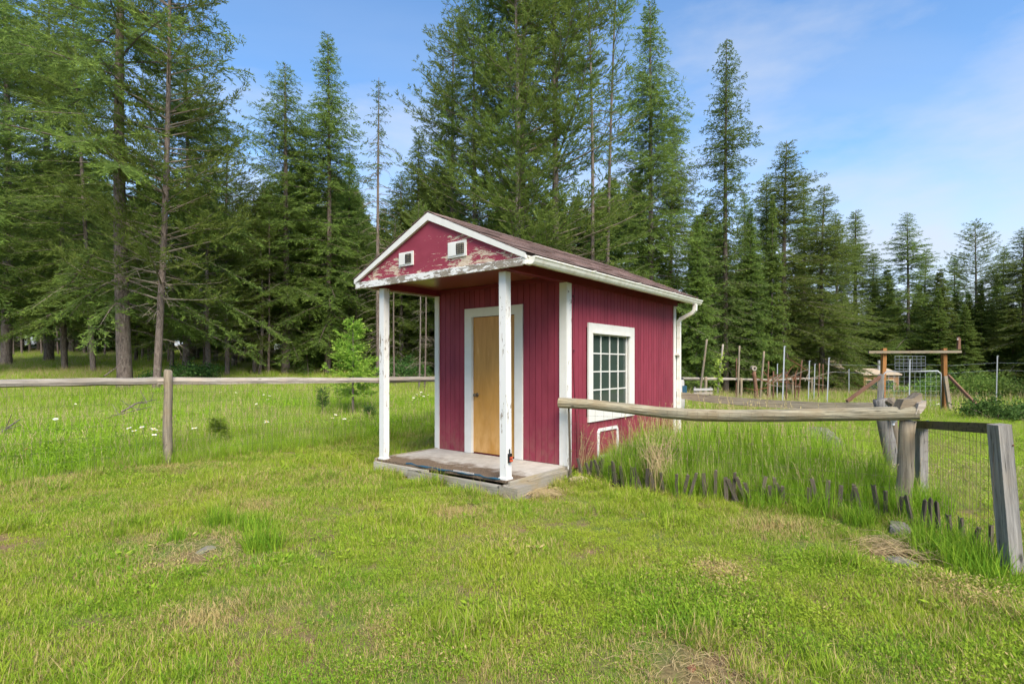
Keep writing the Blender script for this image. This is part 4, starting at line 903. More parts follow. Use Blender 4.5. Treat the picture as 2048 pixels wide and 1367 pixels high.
def conifer(name, seed, H=18.0, R=2.6, hb=2.0, r0=.2, kind='fir', step=.34, dead=0, gap=.06, power=.8, per=(4, 6), mat='fir_needles', leafsc=1.0, cut=.30):
    """one tree kind: three meshes (trunk, limbs, crown) in local space"""
    rng = np.random.default_rng(seed); rr = random.Random(seed); cr = Crown(); limb = MB(); tr = MB()
    bend = (rr.uniform(-.15, .15), rr.uniform(-.15, .15))
    tx = lambda z: np.array([bend[0] * math.sin(z / H * 3), bend[1] * math.sin(z / H * 3.7), z])
    hs_ = [-.3, 0, .15, .5, 1.2] + list(np.linspace(2.4, H, 12)); 
    tr.tube([tx(z) for z in hs_], [r0 * (1.25 if z < .05 else 1.12 if z < .3 else 1) * max(.02, (1 - max(z, 0) / H) ** .8) + .012 for z in hs_], 11, False, .07, seed)
    h = hb
    while h < H - .15:
        t = (H - h) / (H - hb); prof = t ** power * (1 - .25 * max(0, t - .75) / .25 * (kind != 'open'))
        n = rr.randint(*per) if t > .4 else max(5, per[1]) if t > .05 else 4
        a0 = rr.uniform(0, 6.28)
        for k in range(n):
            if rr.random() < gap: continue
            az_ = a0 + 6.283 * k / n; clump = float(vnoise(az_ % 6.283, h, 1.15, seed + 500)) * .6 + float(vnoise(az_ % 6.283, h, .5, seed + 700)) * .4
            if clump < (cut if kind == 'fir' else cut * .75) and t > .1 and kind != 'larch': continue
            L = max(.22, (.62 + .75 * clump) * R * prof * rr.uniform(.5, 1.0) ** .8 * (1.35 if rr.random() < .12 else 1.12)); az = az_ + rr.uniform(-.3, .3); z = h + rr.uniform(-.15, .15); p0 = tx(z)
            if kind == 'fir': e0, dr, up, kw = .75 - 1.0 * t ** .6 + rr.uniform(-.12, .12), .10 + .2 * t, .35 * t, dict()
            elif kind == 'pine': e0, dr, up, kw = .55 - .35 * t + rr.uniform(-.2, .2), .02, .9, dict(twig=.24, tl_k=.34, leaf=(.15, .0135), dens=.062, bare=.3, hang=-.22, tipt=.6)
            elif kind == 'larch': e0, dr, up, kw = .35 - .5 * t + rr.uniform(-.2, .2), .12, .25, dict(twig=.17, tl_k=.22, leaf=(.13, .018), dens=.09, bare=.06, hang=.4, tipt=.35)
            kw['thick'] = leafsc
            lf = kw.pop('leaf', (.14, .0135)); kw['leaf'] = (lf[0] * (1 + (leafsc - 1) * .6), lf[1])
            P = branch_leaves(cr, p0, az, L, e0, dr, up, rng, **kw)
            if L > .6:
                q = P[:: max(1, len(P) // 3)]; pts = [p0] + [tuple(v) for v in q]; limb.tube(pts, list(np.linspace(max(.008, .011 * L), .004, len(pts))), 4, False)
        h += step * rr.uniform(.75, 1.25) * (1.0 if t > .4 else .72)
    for k in range(dead):      # bare dead lower branches, thin and drooping
        z = rr.uniform(min(1.4, hb), hb + 2.2); az = rr.uniform(0, 6.28); L = rr.uniform(.5, 1.9); p0 = tx(z); d = np.array([math.cos(az), math.sin(az), 0])
        pts = [p0 + d * L * f + np.array([0, 0, -.35 * L * f ** 2 + rr.uniform(-.05, .05)]) for f in (0, .3, .6, 1)]
        limb.tube(pts, [.016, .012, .008, .004], 4, False)
        for q in range(4):
            f = rr.uniform(.25, .9); b0 = p0 + d * L * f + np.array([0, 0, -.35 * L * f * f]); d2 = np.array([math.cos(az + rr.choice((-.8, .8))), math.sin(az + rr.choice((-.8, .8))), rr.uniform(-.8, .2)]) * rr.uniform(.2, .6)
            limb.tube([b0, b0 + d2 * .5, b0 + d2], [.006, .005, .003], 3, False)
    tm = tr.mesh('trunk', 'bark'); tm.shade_smooth()
    return dict(trunk=tm, limbs=limb.mesh('limbs', 'dead_twig' if dead > 14 else 'bark'), crown=cr.mesh('crown', mat, rng), H=H)
V_ = {}
V_['firA'] = conifer('firA', 1, 18, 3.9, 1.6, .15, 'fir', .36, 6, power=.72)
V_['firB'] = conifer('firB', 2, 18, 3.3, 2.8, .15, 'fir', .36, 16, gap=.10, power=.7)
V_['firC'] = conifer('firC', 3, 18, 3.5, 1.8, .14, 'fir', .34, 10, power=.85)
V_['firD'] = conifer('firD', 4, 18, 4.7, 2.9, .19, 'fir', .52, 14, power=.5, gap=.22, cut=.45)
V_['firS'] = conifer('firS', 5, 18, 3.0, 0.5, .14, 'fir', .42, 0, power=.9, leafsc=1.9)
V_['pineA'] = conifer('pineA', 6, 18, 3.3, 3.2, .125, 'pine', .34, 24, power=.42, per=(4, 6), mat='pine_needles', cut=.5)
V_['pineB'] = conifer('pineB', 7, 18, 2.8, 3.6, .12, 'pine', .38, 22, power=.38, per=(3, 5), mat='pine_needles')
V_['pineT'] = conifer('pineT', 8, 18, 1.9, 9.5, .085, 'pine', .55, 30, power=.4, per=(2, 3), gap=.25, mat='pine_needles')
V_['larch'] = conifer('larch', 9, 18, 2.4, 1.6, .14, 'larch', .27, 10, power=.55, per=(4, 6), gap=.18, mat='larch_needles')
V_['firE'] = conifer('firE', 21, 18, 3.6, 2.4, .15, 'fir', .40, 12, gap=.14, power=.62)
V_['firF'] = conifer('firF', 22, 18, 3.5, 3.2, .15, 'fir', .42, 20, gap=.16, power=.55, cut=.42)
V_['pineC'] = conifer('pineC', 23, 18, 3.3, 3.4, .125, 'pine', .36, 26, power=.36, per=(4, 5), gap=.06, cut=.46, mat='pine_needles')
V_['back'] = conifer('back', 10, 18, 3.0, 3.4, .11, 'fir', .5, 12, gap=.10, leafsc=2.5, per=(4, 6), power=.65)
V_['snag'] = conifer('snag', 12, 18, 1.6, 12.5, .15, 'larch', .5, 90, power=.6, per=(2, 4), gap=.3, mat='larch_needles')
def tree(var, px, Y, label, top=None, H=None, rs=1.0, rz=None, lean=(0, 0), name='fir_tree', group=None, X=None, tr=1.0):
    v = V_[var]; b = onground(px, Y) if X is None else Vector((X, Y, gz(X, Y)))
    if H is None: H = at(px, top, Y).z - b.z
    s = H / v['H']; T = thing(name, b, label, 'tree', rnd.uniform(0, 6.28) if rz is None else rz, group); T.rotation_euler = (0, 0, T.rotation_euler[2])
    if lean != (0, 0): T.rotation_euler = (lean[0], lean[1], 0)
    T.scale = (s * rs, s * rs, s)
    for k in ('trunk', 'limbs', 'crown'):
        o = link(k, v[k], T)
        if k == 'limbs': o['kind'] = 'stuff'
        if k == 'trunk' and tr != 1: o.scale = (tr, tr, 1)
    return T
G_LEFT = 'trees at the wood edge by the meadow fence'
# left wood edge
tree('firD', 250, 19.6, 'huge fir with thick mottled trunk close behind the rail fence', H=21, rs=1.05, tr=1.05, group=G_LEFT)
tree('pineA', 312, 19.2, 'tall pine leaning slightly beside the huge mottled fir', H=19, rs=.92, lean=(0, math.radians(1.6)), name='pine_tree', group=G_LEFT)
tree('firB', 12, 31, 'broad fir with dark red-brown trunk by the wood chip bed', H=24, rs=1.2, group=G_LEFT)
tree('firE', 98, 34, 'bare-trunked fir with a ring of chips round its foot', H=24, rs=1.2, group=G_LEFT)
tree('firF', 187, 25.5, 'slim fir whose trunk leans over towards the wood chip bed', H=19, rs=1.15, lean=(0, math.radians(-3.5)), tr=.6, group=G_LEFT)
tree('pineC', 418, 24, 'bushy yellow-green pine full of dead twigs by the fence post', H=9.5, rs=1.6, name='pine_tree', group=G_LEFT)
tree('firF', -60, 24, 'wide fir reaching its boughs in over the fence corner', H=22, rs=1.2, group=G_LEFT)
tree('firF', 130, 27, 'dense dark fir behind the leaning slim fir', H=15, tr=.75, rs=1.3, group=G_LEFT)
tree('firE', 372, 27, 'dark fir behind the tall leaning pine', H=16.5, rs=1.2, group=G_LEFT)
tree('pineB', 455, 26, 'thin pine with a bare lower stem among the fir trunks', H=12, rs=1.3, name='pine_tree', group=G_LEFT)
tree('firB', 510, 28, 'short fir with layered boughs beside the gap of sky', H=10, rs=1.5, group=G_LEFT)
# centre
tree('firE', 572, 28, 'pointed fir with bare dead branches round its mid trunk', top=128, rs=1.15, tr=1.3, group=G_LEFT)
tree('firC', 655, 28.5, 'tallest pointed fir between the sky gaps, slender spire top', top=68, rs=1.15, group=G_LEFT)
tree('firA', 612, 30, 'fir hidden between two pointed spires', top=230, rs=1.1, group=G_LEFT)
tree('snag', 757, 27, 'half-dead thin tree with sparse tufted top', top=155, rs=.9, name='larch_tree', group=G_LEFT)
tree('firC', 700, 32, 'lower fir behind the bright young fir', top=300, rs=1.3, group=G_LEFT)
tree('firC', 838, 31, 'dense fir rising behind the shed gable', top=262, rs=1.25, group=G_LEFT)
tree('firE', 803, 29.5, 'mid-height fir between the half-dead tree and the shed gable', top=345, rs=1.3, group=G_LEFT)
tree('firA', 872, 30, 'fir whose top shows just over the gable peak', top=318, rs=1.2, group=G_LEFT)
tree('firA', 905, 34, 'broad dark fir hidden behind the pine group', top=300, rs=1.2, group=G_LEFT)
for px, Y, H, v, rs, lab in ((1030, 23, 20.5, 'pineA', 1.0, 'stout pine behind the shed ridge, twin-stemmed look with orange patch'), (1052, 25, 23, 'pineB', 1.15, 'tall pine just behind the stout pine'), (1110, 24.5, 23, 'pineC', 1.1, 'tall pine above the shed roof with dense tufted crown'), (950, 26, 18, 'pineC', 1.15, 'wide pine reaching boughs out over the shed gable'), (905, 29, 19, 'pineB', 1.2, 'open-crowned pine at the edge of the big sky gap')):
    tree(v, px, Y, lab, H=H, rs=rs, name='pine_tree', group='pines behind the shed')
tree('pineT', 1178, 24, 'thin bare-stemmed pine behind the shed roof', H=20, rs=1.0, name='pine_tree', group='pines behind the shed')
tree('pineT', 1212, 25, 'spindly leaning pine with a split orange stem', H=21, rs=.9, lean=(0, math.radians(1.5)), name='pine_tree', group='pines behind the shed')
tree('firC', 1300, 29, 'tall dark fir with a sharp top above the shed gutter', top=2, rs=1.15, group='firs behind the shed')
tree('firA', 1345, 31, 'dark fir filling in beside the tall sharp fir', top=230, rs=1.0, group='firs behind the shed')
tree('larch', 1452, 30, 'tall thin larch with long stray side branches', top=78, rs=1.0, name='larch_tree', group='firs behind the shed')
tree('firS', 1395, 27, 'bushy young fir between the tall fir and the larch', top=440, rs=1.0, group='firs behind the shed')
tree('firS', 1500, 30, 'light green bushy fir at the foot of the larch', top=420, rs=.95, group='firs behind the shed')
tree('firE', 1572, 36, 'layered grey-green fir with swept-up boughs', top=282, rs=1.4, group='firs along the far garden')
tree('firS', 1545, 31, 'yellow-green larch-like young tree before the layered fir', top=395, rs=.75, group='firs along the far garden')
tree('firA', 1648, 37, 'layered fir beside the swept-up grey-green fir', top=372, rs=1.4, group='firs along the far garden')
tree('firC', 1712, 56, 'narrow pointed fir standing clear against pale sky', top=420, rs=1.75, group='firs along the far garden')
tree('firS', 1683, 39, 'dark skirted fir hiding the pale roof', top=560, rs=1.1, group='firs along the far garden')
tree('firE', 1815, 52, 'open-topped fir above the gateway crossbeam', top=424, rs=1.3, group='firs along the far garden')
tree('pineB', 1950, 54, 'round-topped pine standing clear of the far wood', top=450, rs=1.5, name='pine_tree', group='firs along the far garden')
tree('firA', 2050, 50, 'fir at the end of the far wood beyond the shrubs', top=455, rs=1.7, group='firs along the far garden')
tree('firS', 1880, 50, 'low dark fir between the open-topped fir and round pine', top=540, rs=1.5, group='firs along the far garden')
tree('firS', 1775, 58, 'small dark fir between the pointed and open-topped firs', top=535, rs=1.5, group='firs along the far garden')
tree('firS', 1995, 56, 'low dark fir beyond the pale shrubs', top=555, rs=1.6, group='firs along the far garden')
tree('firS', 1930, 47, 'drooping dark tree behind the gateway and trellis', top=610, rs=1.7, group='firs along the far garden')
# the wood behind: many alike trees
for px, Y, tp, v, rs, lab in ((1488, 34, 385, 'firC', 1.1, 'dark fir just behind the tall larch'), (1532, 39, 345, 'firA', 1.0, 'fir half hidden behind the swept-up grey-green fir'), (1606, 43, 352, 'firC', 1.2, 'fir filling the gap between the two layered firs'), (1672, 48, 425, 'firE', 1.3, 'ragged fir beside the narrow pointed fir'), (1748, 60, 505, 'firC', 1.5, 'small pointed fir behind the log cabin'), (1852, 60, 498, 'firA', 1.3, 'fir beside the open-topped fir over the gateway'), (1908, 63, 512, 'firC', 1.6, 'pointed fir next to the round-topped pine'), (2008, 60, 490, 'firE', 1.3, 'fir between the round-topped pine and the last fir')):
    tree(v, px, Y, lab, top=tp, rs=rs, group='firs along the far garden')
G_W = 'trees deep in the wood'
for k in range(120):
    px = rnd.uniform(-120, 2150) if k > 50 else rnd.uniform(-100, 900)
    Y = rnd.uniform(31, 62) if px < 1250 else rnd.uniform(44, 66) if px < 1500 else rnd.uniform(60, 85)
    if px < 270: Y = rnd.uniform(46, 66)
    topmax = np.interp(px, [0, 430, 470, 560, 660, 740, 800, 870, 1250, 1350, 1500, 1600, 1700, 2048], [270, 360, 380, 330, 300, 400, 380, 330, 330, 330, 460, 500, 560, 585])
    top = topmax + rnd.uniform(15, 110); b = onground(px, Y); H = at(px, top, Y).z - b.z
    tree('back' if rnd.random() < .7 else 'firB', px, Y, 'dark fir with bare lower trunk deep in the wood', H=max(6, min(H, 24)), rs=rnd.uniform(1.1, 1.5), group=G_W)
for k in range(128):
    px = rnd.uniform(1180, 2120) if k < 34 else rnd.uniform(1480, 2160) if k < 80 else rnd.uniform(-150, 1180); Y = rnd.uniform(44, 64) if px < 1180 else rnd.uniform(34, 44) if px < 1500 else rnd.uniform(46, 72)
    if 1590 < px < 1860: Y = rnd.uniform(58, 72)
    b = onground(px, Y)
    top = np.interp(px, [0, 900, 1180, 1500, 1700, 2100], [480, 500, 520, 545, 565, 560]) + rnd.uniform(0, 80)
    tree('firS', px, Y, ('low leafy fir filling the foot of the far wood' if px > 1180 else 'low shaded fir filling the dark inside of the wood'), H=max(3, at(px, top, Y).z - b.z), rs=rnd.uniform(1.0, 1.5), group='low firs at the foot of the far wood' if px > 1180 else 'low firs inside the wood')
for k in range(16):
    Y = rnd.uniform(12, 40); X = Y * 1.15 + rnd.uniform(6, 30)
    tree(rnd.choice(('firA', 'firC', 'firS')), 0, Y, 'tall fir past the end of the garden, mirrored in the shed window', H=rnd.uniform(14, 20), rs=rnd.uniform(1.2, 1.6), X=X, group='trees past the garden end')
G_T = 'bare trunks inside the wood'
for k in range(46):
    px = rnd.uniform(-20, 720); Y = rnd.uniform(27, 46) if px > 270 else rnd.uniform(38, 56); b = onground(px, Y)
    tree('pineT', px, Y, 'thin bare trunk standing in the shaded wood', H=rnd.uniform(8, 11), rs=rnd.uniform(1.2, 2.0), name='pine_tree', group=G_T)
tree('pineT', 838, 21, 'pale thin trunk seen between porch post and wall', H=7.5, rs=.9, name='pine_tree', group='pale stems seen through the porch')
tree('pineT', 849, 21.5, 'second pale thin trunk seen between porch post and wall', H=7.5, rs=.95, name='pine_tree', group='pale stems seen through the porch')
tree('pineT', 789, 22, 'brown thin trunk just behind the far porch post', H=7, rs=1.1, name='pine_tree', group='pale stems seen through the porch')

# young firs in the meadow
def sapling(px, Y, topy, label, seed, rs=1.0, mat='young_needles', leafsc=1.0, bare=.1):
    b = onground(px, Y); H = at(px, topy, Y).z - b.z; rng = np.random.default_rng(seed); rr = random.Random(seed); cr = Crown(); tr = MB(); tr.tube([(0, 0, -.05), (0, 0, H * .5), (0, 0, H)], [H * .012 + .004, H * .008, .003], 7)
    h = H * bare
    while h < H * .97:
        t = 1 - h / H
        for k in range(rr.randint(4, 6)):
            L = max(.06, H * .36 * rs * t ** .75 * rr.uniform(.6, 1.15)); branch_leaves(cr, np.array([0, 0, h + rr.uniform(-.02, .02) * H]), rr.uniform(0, 6.28), L, .55 - .45 * t + rr.uniform(-.15, .15), .08, .4, rng, twig=max(.045, H * .03), tl_k=.3, leaf=(.022 * H * leafsc + .012, .0042 * H * leafsc + .002), dens=max(.034, H * .021), bare=.1, hang=.02, tipt=.9)
        h += H * .055
    T = thing('fir_sapling', b, label, 'sapling', 0, 'young firs in the meadow'); tr.build('trunk', 'bark', T); link('crown', cr.mesh('crown', mat, rng), T)
sapling(706, 13.5, 632, 'bright yellow-green young fir beside the porch post', 61, 1.15, bare=.26)
sapling(437, 9.6, 838, 'tiny pale green fir seedling just past the fence wire', 62, 1.0, leafsc=2.2)
sapling(645, 13.0, 776, 'small dark fir seedling with a bare stem in the meadow', 63, .32, 'bush_leaf', .9, .5)
sapling(247, 9.3, 876, 'small dark green seedling by the fence wire', 64, .8, 'bush_leaf', 1.3)
sapling(740, 12.6, 815, 'low dark fir seedling at the foot of the young fir', 65, 1.6, 'bush_leaf', 1.4)

# shrubs
def shrub(px, Y, rx, ry, h, label, seed, mat, n=2600, name='shrub', group=None, leaf=(.07, .022)):
    rng = np.random.default_rng(seed); b = onground(px, Y); cr = Crown(); m = MB(); nb_ = 16; rr = random.Random(seed)
    tips = []
    for k in range(nb_):
        a = rr.uniform(0, 6.28); q = rr.uniform(.2, 1) ** .5; e = np.array([math.cos(a) * rx * q, math.sin(a) * ry * q, h * (1 - .55 * q * q) * rr.uniform(.6, 1.05)]); tips.append(e)
        m.tube([(0, 0, -.05), tuple(e * .5 + np.array([0, 0, h * .12])), tuple(e)], [.014, .009, .004], 5, False)
    tips = np.array(tips); f = rng.uniform(.25, 1.05, n) ** .7; ti = tips[rng.integers(0, nb_, n)]; B = ti * f[:, None] + rng.normal(0, 1, (n, 3)) * np.array([rx, ry, h]) * .13; B[:, 2] = np.abs(B[:, 2]) + .02
    D = rng.normal(0, 1, (n, 3)) + np.array([0, 0, .35]); cr.leaves(B, D, leaf[0] * rng.uniform(.6, 1.3, n), leaf[1] * rng.uniform(.7, 1.3, n), np.clip(rng.normal(.15, .3, n), 0, 1))
    T = thing(name, b, label, 'shrub', 0, group); m.build('stems', 'dead_twig', T); link('foliage', cr.mesh('foliage', mat, rng), T); return T
shrub(1998, 14.2, 1.0, .6, .80, 'low dark green spreading shrub beside the gateway brace', 71, 'bush_leaf', 5200)
for i, (px, Y, rx, h, lab) in enumerate(((1935, 24, 1.6, 1.5, 'pale yellow-green shrub at the gateway'), (2005, 25, 1.8, 1.6, 'pale feathery shrub behind the lone metal post'), (2060, 23, 1.5, 1.3, 'pale shrub at the end of the garden meadow'), (1965, 29, 1.9, 1.8, 'tall pale shrub behind the other pale shrubs'), (1840, 27, 1.5, 1.3, 'pale shrub seen through the metal gate'), (1905, 32, 2.0, 1.9, 'dark-tipped shrub far behind the gateway'))):
    shrub(px, Y, rx, .9, h, lab, 80 + i, 'light_leaf' if i != 5 else 'bush_leaf', 3600, group='shrubs of the garden meadow', leaf=(.12, .03))
for i, (px, Y, h, lab) in enumerate(((815, 25, 1.3, 'bright understorey bush seen through the porch'), (780, 26, 1.2, 'green understorey bush beside the porch stems'), (395, 23, 1.1, 'leafy bush at the foot of the yellow-green pine'), (340, 21, .8, 'tangled low bush under the leaning pine'))):
    shrub(px, Y, 1.1, .8, h, lab, 90 + i, 'bush_leaf', 2400, group='bushes under the wood edge', leaf=(.09, .03))
# vine on the pole
rng = np.random.default_rng(5); vb = onground(1431, 22.5); cr = Crown(); n = 160; f = rng.uniform(.25, .95, n); tp = at(1442, 705, 22.5) - vb
B = np.outer(f, np.array(tp)) + rng.normal(0, .09, (n, 3)); cr.leaves(B, rng.normal(0, 1, (n, 3)), np.full(n, .13), np.full(n, .05), rng.uniform(0, 1, n)); VN = thing('climbing_vine', vb, 'yellow-green vine climbing the slanting pole', 'vine')
link('foliage', cr.mesh('foliage', 'hop_leaf', rng), VN); MB().tube([(0, -.06, 0), tuple(tp * .5 + Vector((.08, -.05, 0))), tuple(tp)], .008, 4).build('stem', 'stem_green', VN)

# wood chip bed and fallen branches in the meadow
fl = onground(75, 29.5); FLG = thing('wood_chip_bed', fl, 'low reddish bed of wood chips round the fir trunks', 'wood chips'); m = MB()
for k in range(120): x, y = rnd.gauss(0, 1.0), rnd.gauss(0, .35); z = gz(fl.x + x, fl.y + y) - fl.z; a = rnd.uniform(0, 3.1); l_ = rnd.uniform(.06, .18); m.tube([(x - l_ * math.cos(a), y - l_ * math.sin(a), z + .05), (x + l_ * math.cos(a), y + l_ * math.sin(a), z + rnd.uniform(.08, .2))], .03, 4)
o = m.build('chips', 'brown_wood_x', FLG); o['kind'] = 'stuff'
for i, (seg, lab) in enumerate(((((242, 824, 12.0), (275, 805, 12.3), (312, 799, 12.6)), 'grey dead branch lying in the meadow by the post'), (((196, 843, 11.5), (222, 832, 11.8), (305, 812, 12.2)), 'forked dead branch half sunk in the meadow'), (((208, 752, 17), (232, 735, 17.4), (250, 722, 17.8)), 'bent dead branch leaning by the huge fir trunk'), (((0, 866, 9.2), (22, 850, 9.6), (40, 838, 10)), 'dead stick lying in the meadow at the fence corner'))):
    P = [at(*q) for q in seg]; T = thing('fallen_branch', P[0], lab, 'branch', 0, 'fallen branches in the meadow'); m = MB(); m.tube([p - P[0] for p in P], [.022, .016, .006], 6); m.build('stem', 'bark', T)
    m = MB()
    for k in range(4): a = P[0].lerp(P[2], rnd.uniform(.2, .9)); m.tube([a - P[0], a - P[0] + Vector((rnd.uniform(-.3, .4), rnd.uniform(-.1, .1), rnd.uniform(-.02, .3)))], [.01, .004], 4)
    m.build('twigs', 'bark', T)

# ------------------------------------------------------------------ grass: tuft templates scattered as one mass per kind
def blades(rng, n, R, h, w_, lean=.35, curl=.5, seg=3, spread=None):
    """n bent blades in a patch of radius R; returns verts, quads, tint"""
    r = R * np.sqrt(rng.random(n)); a = rng.uniform(0, 6.283, n); base = np.stack([r * np.cos(a), r * np.sin(a), np.zeros(n)], 1)
    L = h * rng.uniform(.45, 1.1, n); az = rng.uniform(0, 6.283, n); d = np.stack([np.cos(az), np.sin(az), np.zeros(n)], 1); l0 = np.abs(rng.normal(0, lean, n)); cu = np.abs(rng.normal(0, curl, n)); sd = np.stack([-d[:, 1], d[:, 0], np.zeros(n)], 1)
    tw = rng.uniform(-.7, .7, n); sd = sd * np.cos(tw)[:, None] + d * np.sin(tw)[:, None]
    V = []
    p = base.copy(); p[:, 2] -= .01
    for i in range(seg + 1):
        f = i / seg; ww = w_ * (1 - f ** 1.6) * .5 + .0002; wv = (ww * rng.uniform(.8, 1.2, n))[:, None] if i == 0 else wv0 * (1 - f ** 1.6) + .0003
        if i == 0: wv0 = wv
        V += [p - sd * wv, p + sd * wv]
        th = l0 + cu * f * 1.6; p = p + (d * np.sin(th)[:, None] + np.array([0, 0, 1.0]) * np.cos(th)[:, None]) * (L / seg)[:, None]
    V = np.stack(V, 1); m_ = 2 * (seg + 1); Q = []
    for i in range(seg): Q.append(np.stack([np.arange(n) * m_ + 2 * i + k for k in (0, 1, 3, 2)], 1))
    return V.reshape(-1, 3), np.concatenate(Q), np.repeat(rng.random(n), m_)
def template(coll, name, parts, mats):
    V, Q_, T_, mi = [], [], [], []; o = 0
    for (v, q, t, k) in parts: V.append(v); Q_.append(q + o); T_.append(t); mi.append(np.full(len(q), k)); o += len(v)
    me = fastmesh(name, np.concatenate(V), np.concatenate(Q_), np.concatenate(T_), mats, np.concatenate(mi)); ob = bpy.data.objects.new(name, me); coll.objects.link(ob)
def leaflets(rng, n, R, h, L, w_):
    c = Crown(); a = rng.uniform(0, 6.28, n); r = R * np.sqrt(rng.random(n)); B = np.stack([r * np.cos(a), r * np.sin(a), h * rng.uniform(.2, 1, n)], 1); D = np.stack([np.cos(a), np.sin(a), rng.uniform(-.1, .9, n)], 1) + rng.normal(0, .5, (n, 3))
    d = unit(D); sd = unit(np.cross(d, rng.normal(0, .4, B.shape) + np.array([0, 0, 1.0]))); LL = (L * rng.uniform(.6, 1.3, n))[:, None]; W_ = (w_ * rng.uniform(.7, 1.3, n))[:, None]
    V = np.stack([B, B + d * LL * .5 + sd * W_, B + d * LL, B + d * LL * .5 - sd * W_], 1).reshape(-1, 3); return V, np.arange(4 * n).reshape(n, 4), np.repeat(rng.random(n) * .8, 4)
def seedheads(rng, n, R, h):
    """thin stalks topped with a loose seed head"""
    V, Q_, T_, o = [], [], [], 0
    v, q, t = blades(rng, n, R, h, .003, .14, .12, 4); V.append(v); Q_.append(q); T_.append(t * .5 + .5); o = len(v); tips = v.reshape(n, -1, 3)[:, -1]; prev = v.reshape(n, -1, 3)[:, -3]
    k = 9; ff = np.tile(np.linspace(-.1, 1.0, k), n)[:, None]; ti = np.repeat(tips, k, 0); pv = np.repeat(prev, k, 0); ax = unit(ti - pv); B = ti - ax * (.13 * (1 - ff)); D = ax + rng.normal(0, .35, B.shape); d = unit(D); sd = unit(np.cross(d, rng.normal(0, 1, B.shape))); L = .03
    V2 = np.stack([B, B + d * L * .5 + sd * .0042, B + d * L, B + d * L * .5 - sd * .0042], 1).reshape(-1, 3); Q2 = np.arange(4 * n * k).reshape(-1, 4) + o
    return np.concatenate([v, V2]), np.concatenate([q, Q2]), np.concatenate([T_[0], np.repeat(rng.random(n * k), 4)])
def coll(name): return bpy.data.collections.new(name)
LA, ME, RU, FA = coll('lawn_tufts'), coll('meadow_tufts'), coll('run_tufts'), coll('far_tufts')
for k in range(8):
    r_ = np.random.default_rng(100 + k); template(LA, f'lawn_tuft_{k:02d}', [(*blades(r_, 76, .085, .042 + .010 * (k % 3), .0031, .5, .6), 0)], ('lawn_blade',))
for k in range(3):
    r_ = np.random.default_rng(120 + k); template(LA, f'lawn_tuft_{8 + k:02d}', [(*leaflets(r_, 80, .08, .045, .016, .0026), 0), (*blades(r_, 36, .085, .05, .0034, .4, .5), 0)], ('lawn_blade',))
for k in range(2):
    r_ = np.random.default_rng(130 + k); template(LA, f'lawn_tuft_x{k}', [(*blades(r_, 70, .07, .13, .0036, .4, .6, 4), 0)], ('lawn_blade',))
for k in range(2):
    r_ = np.random.default_rng(135 + k); template(LA, f'lawn_tuft_y{k}', [(*leaflets(r_, 18, .04, .03, .042, .006), 0), (*blades(r_, 14, .08, .05, .0034, .4, .5), 0)], ('lawn_blade',))
for k in range(5):
    r_ = np.random.default_rng(140 + k); template(ME, f'meadow_tuft_{k}', [(*blades(r_, 62, .17, .34 + .03 * k, .0062, .22, .45, 4), 0)] + ([(*seedheads(r_, 3, .14, .52), 1)] if k > 2 else []), ('meadow_blade', 'seed_straw'))
for k in range(2):
    r_ = np.random.default_rng(150 + k); template(ME, f'meadow_tuft_{5 + k}', [(*leaflets(r_, 90, .16, .28, .05, .009), 0), (*blades(r_, 24, .15, .3, .006, .25, .4), 0)], ('meadow_blade', 'seed_straw'))
for k in range(5):
    r_ = np.random.default_rng(160 + k); template(RU, f'run_tuft_{k}', [(*blades(r_, 70, .14, .50 + .05 * k, .0075, .2, .62, 5), 0)] + ([(*seedheads(r_, 2, .12, .78), 1)] if k > 2 else []), ('meadow_blade', 'seed_straw'))
for k in range(4):
    r_ = np.random.default_rng(170 + k); template(FA, f'far_tuft_{k}', [(*blades(r_, 60, .42, .38 + .05 * k, .017, .25, .4, 3), 0)] + ([(*seedheads(r_, 8, .4, .6), 1)] if k > 2 else []), ('meadow_blade', 'seed_straw'))
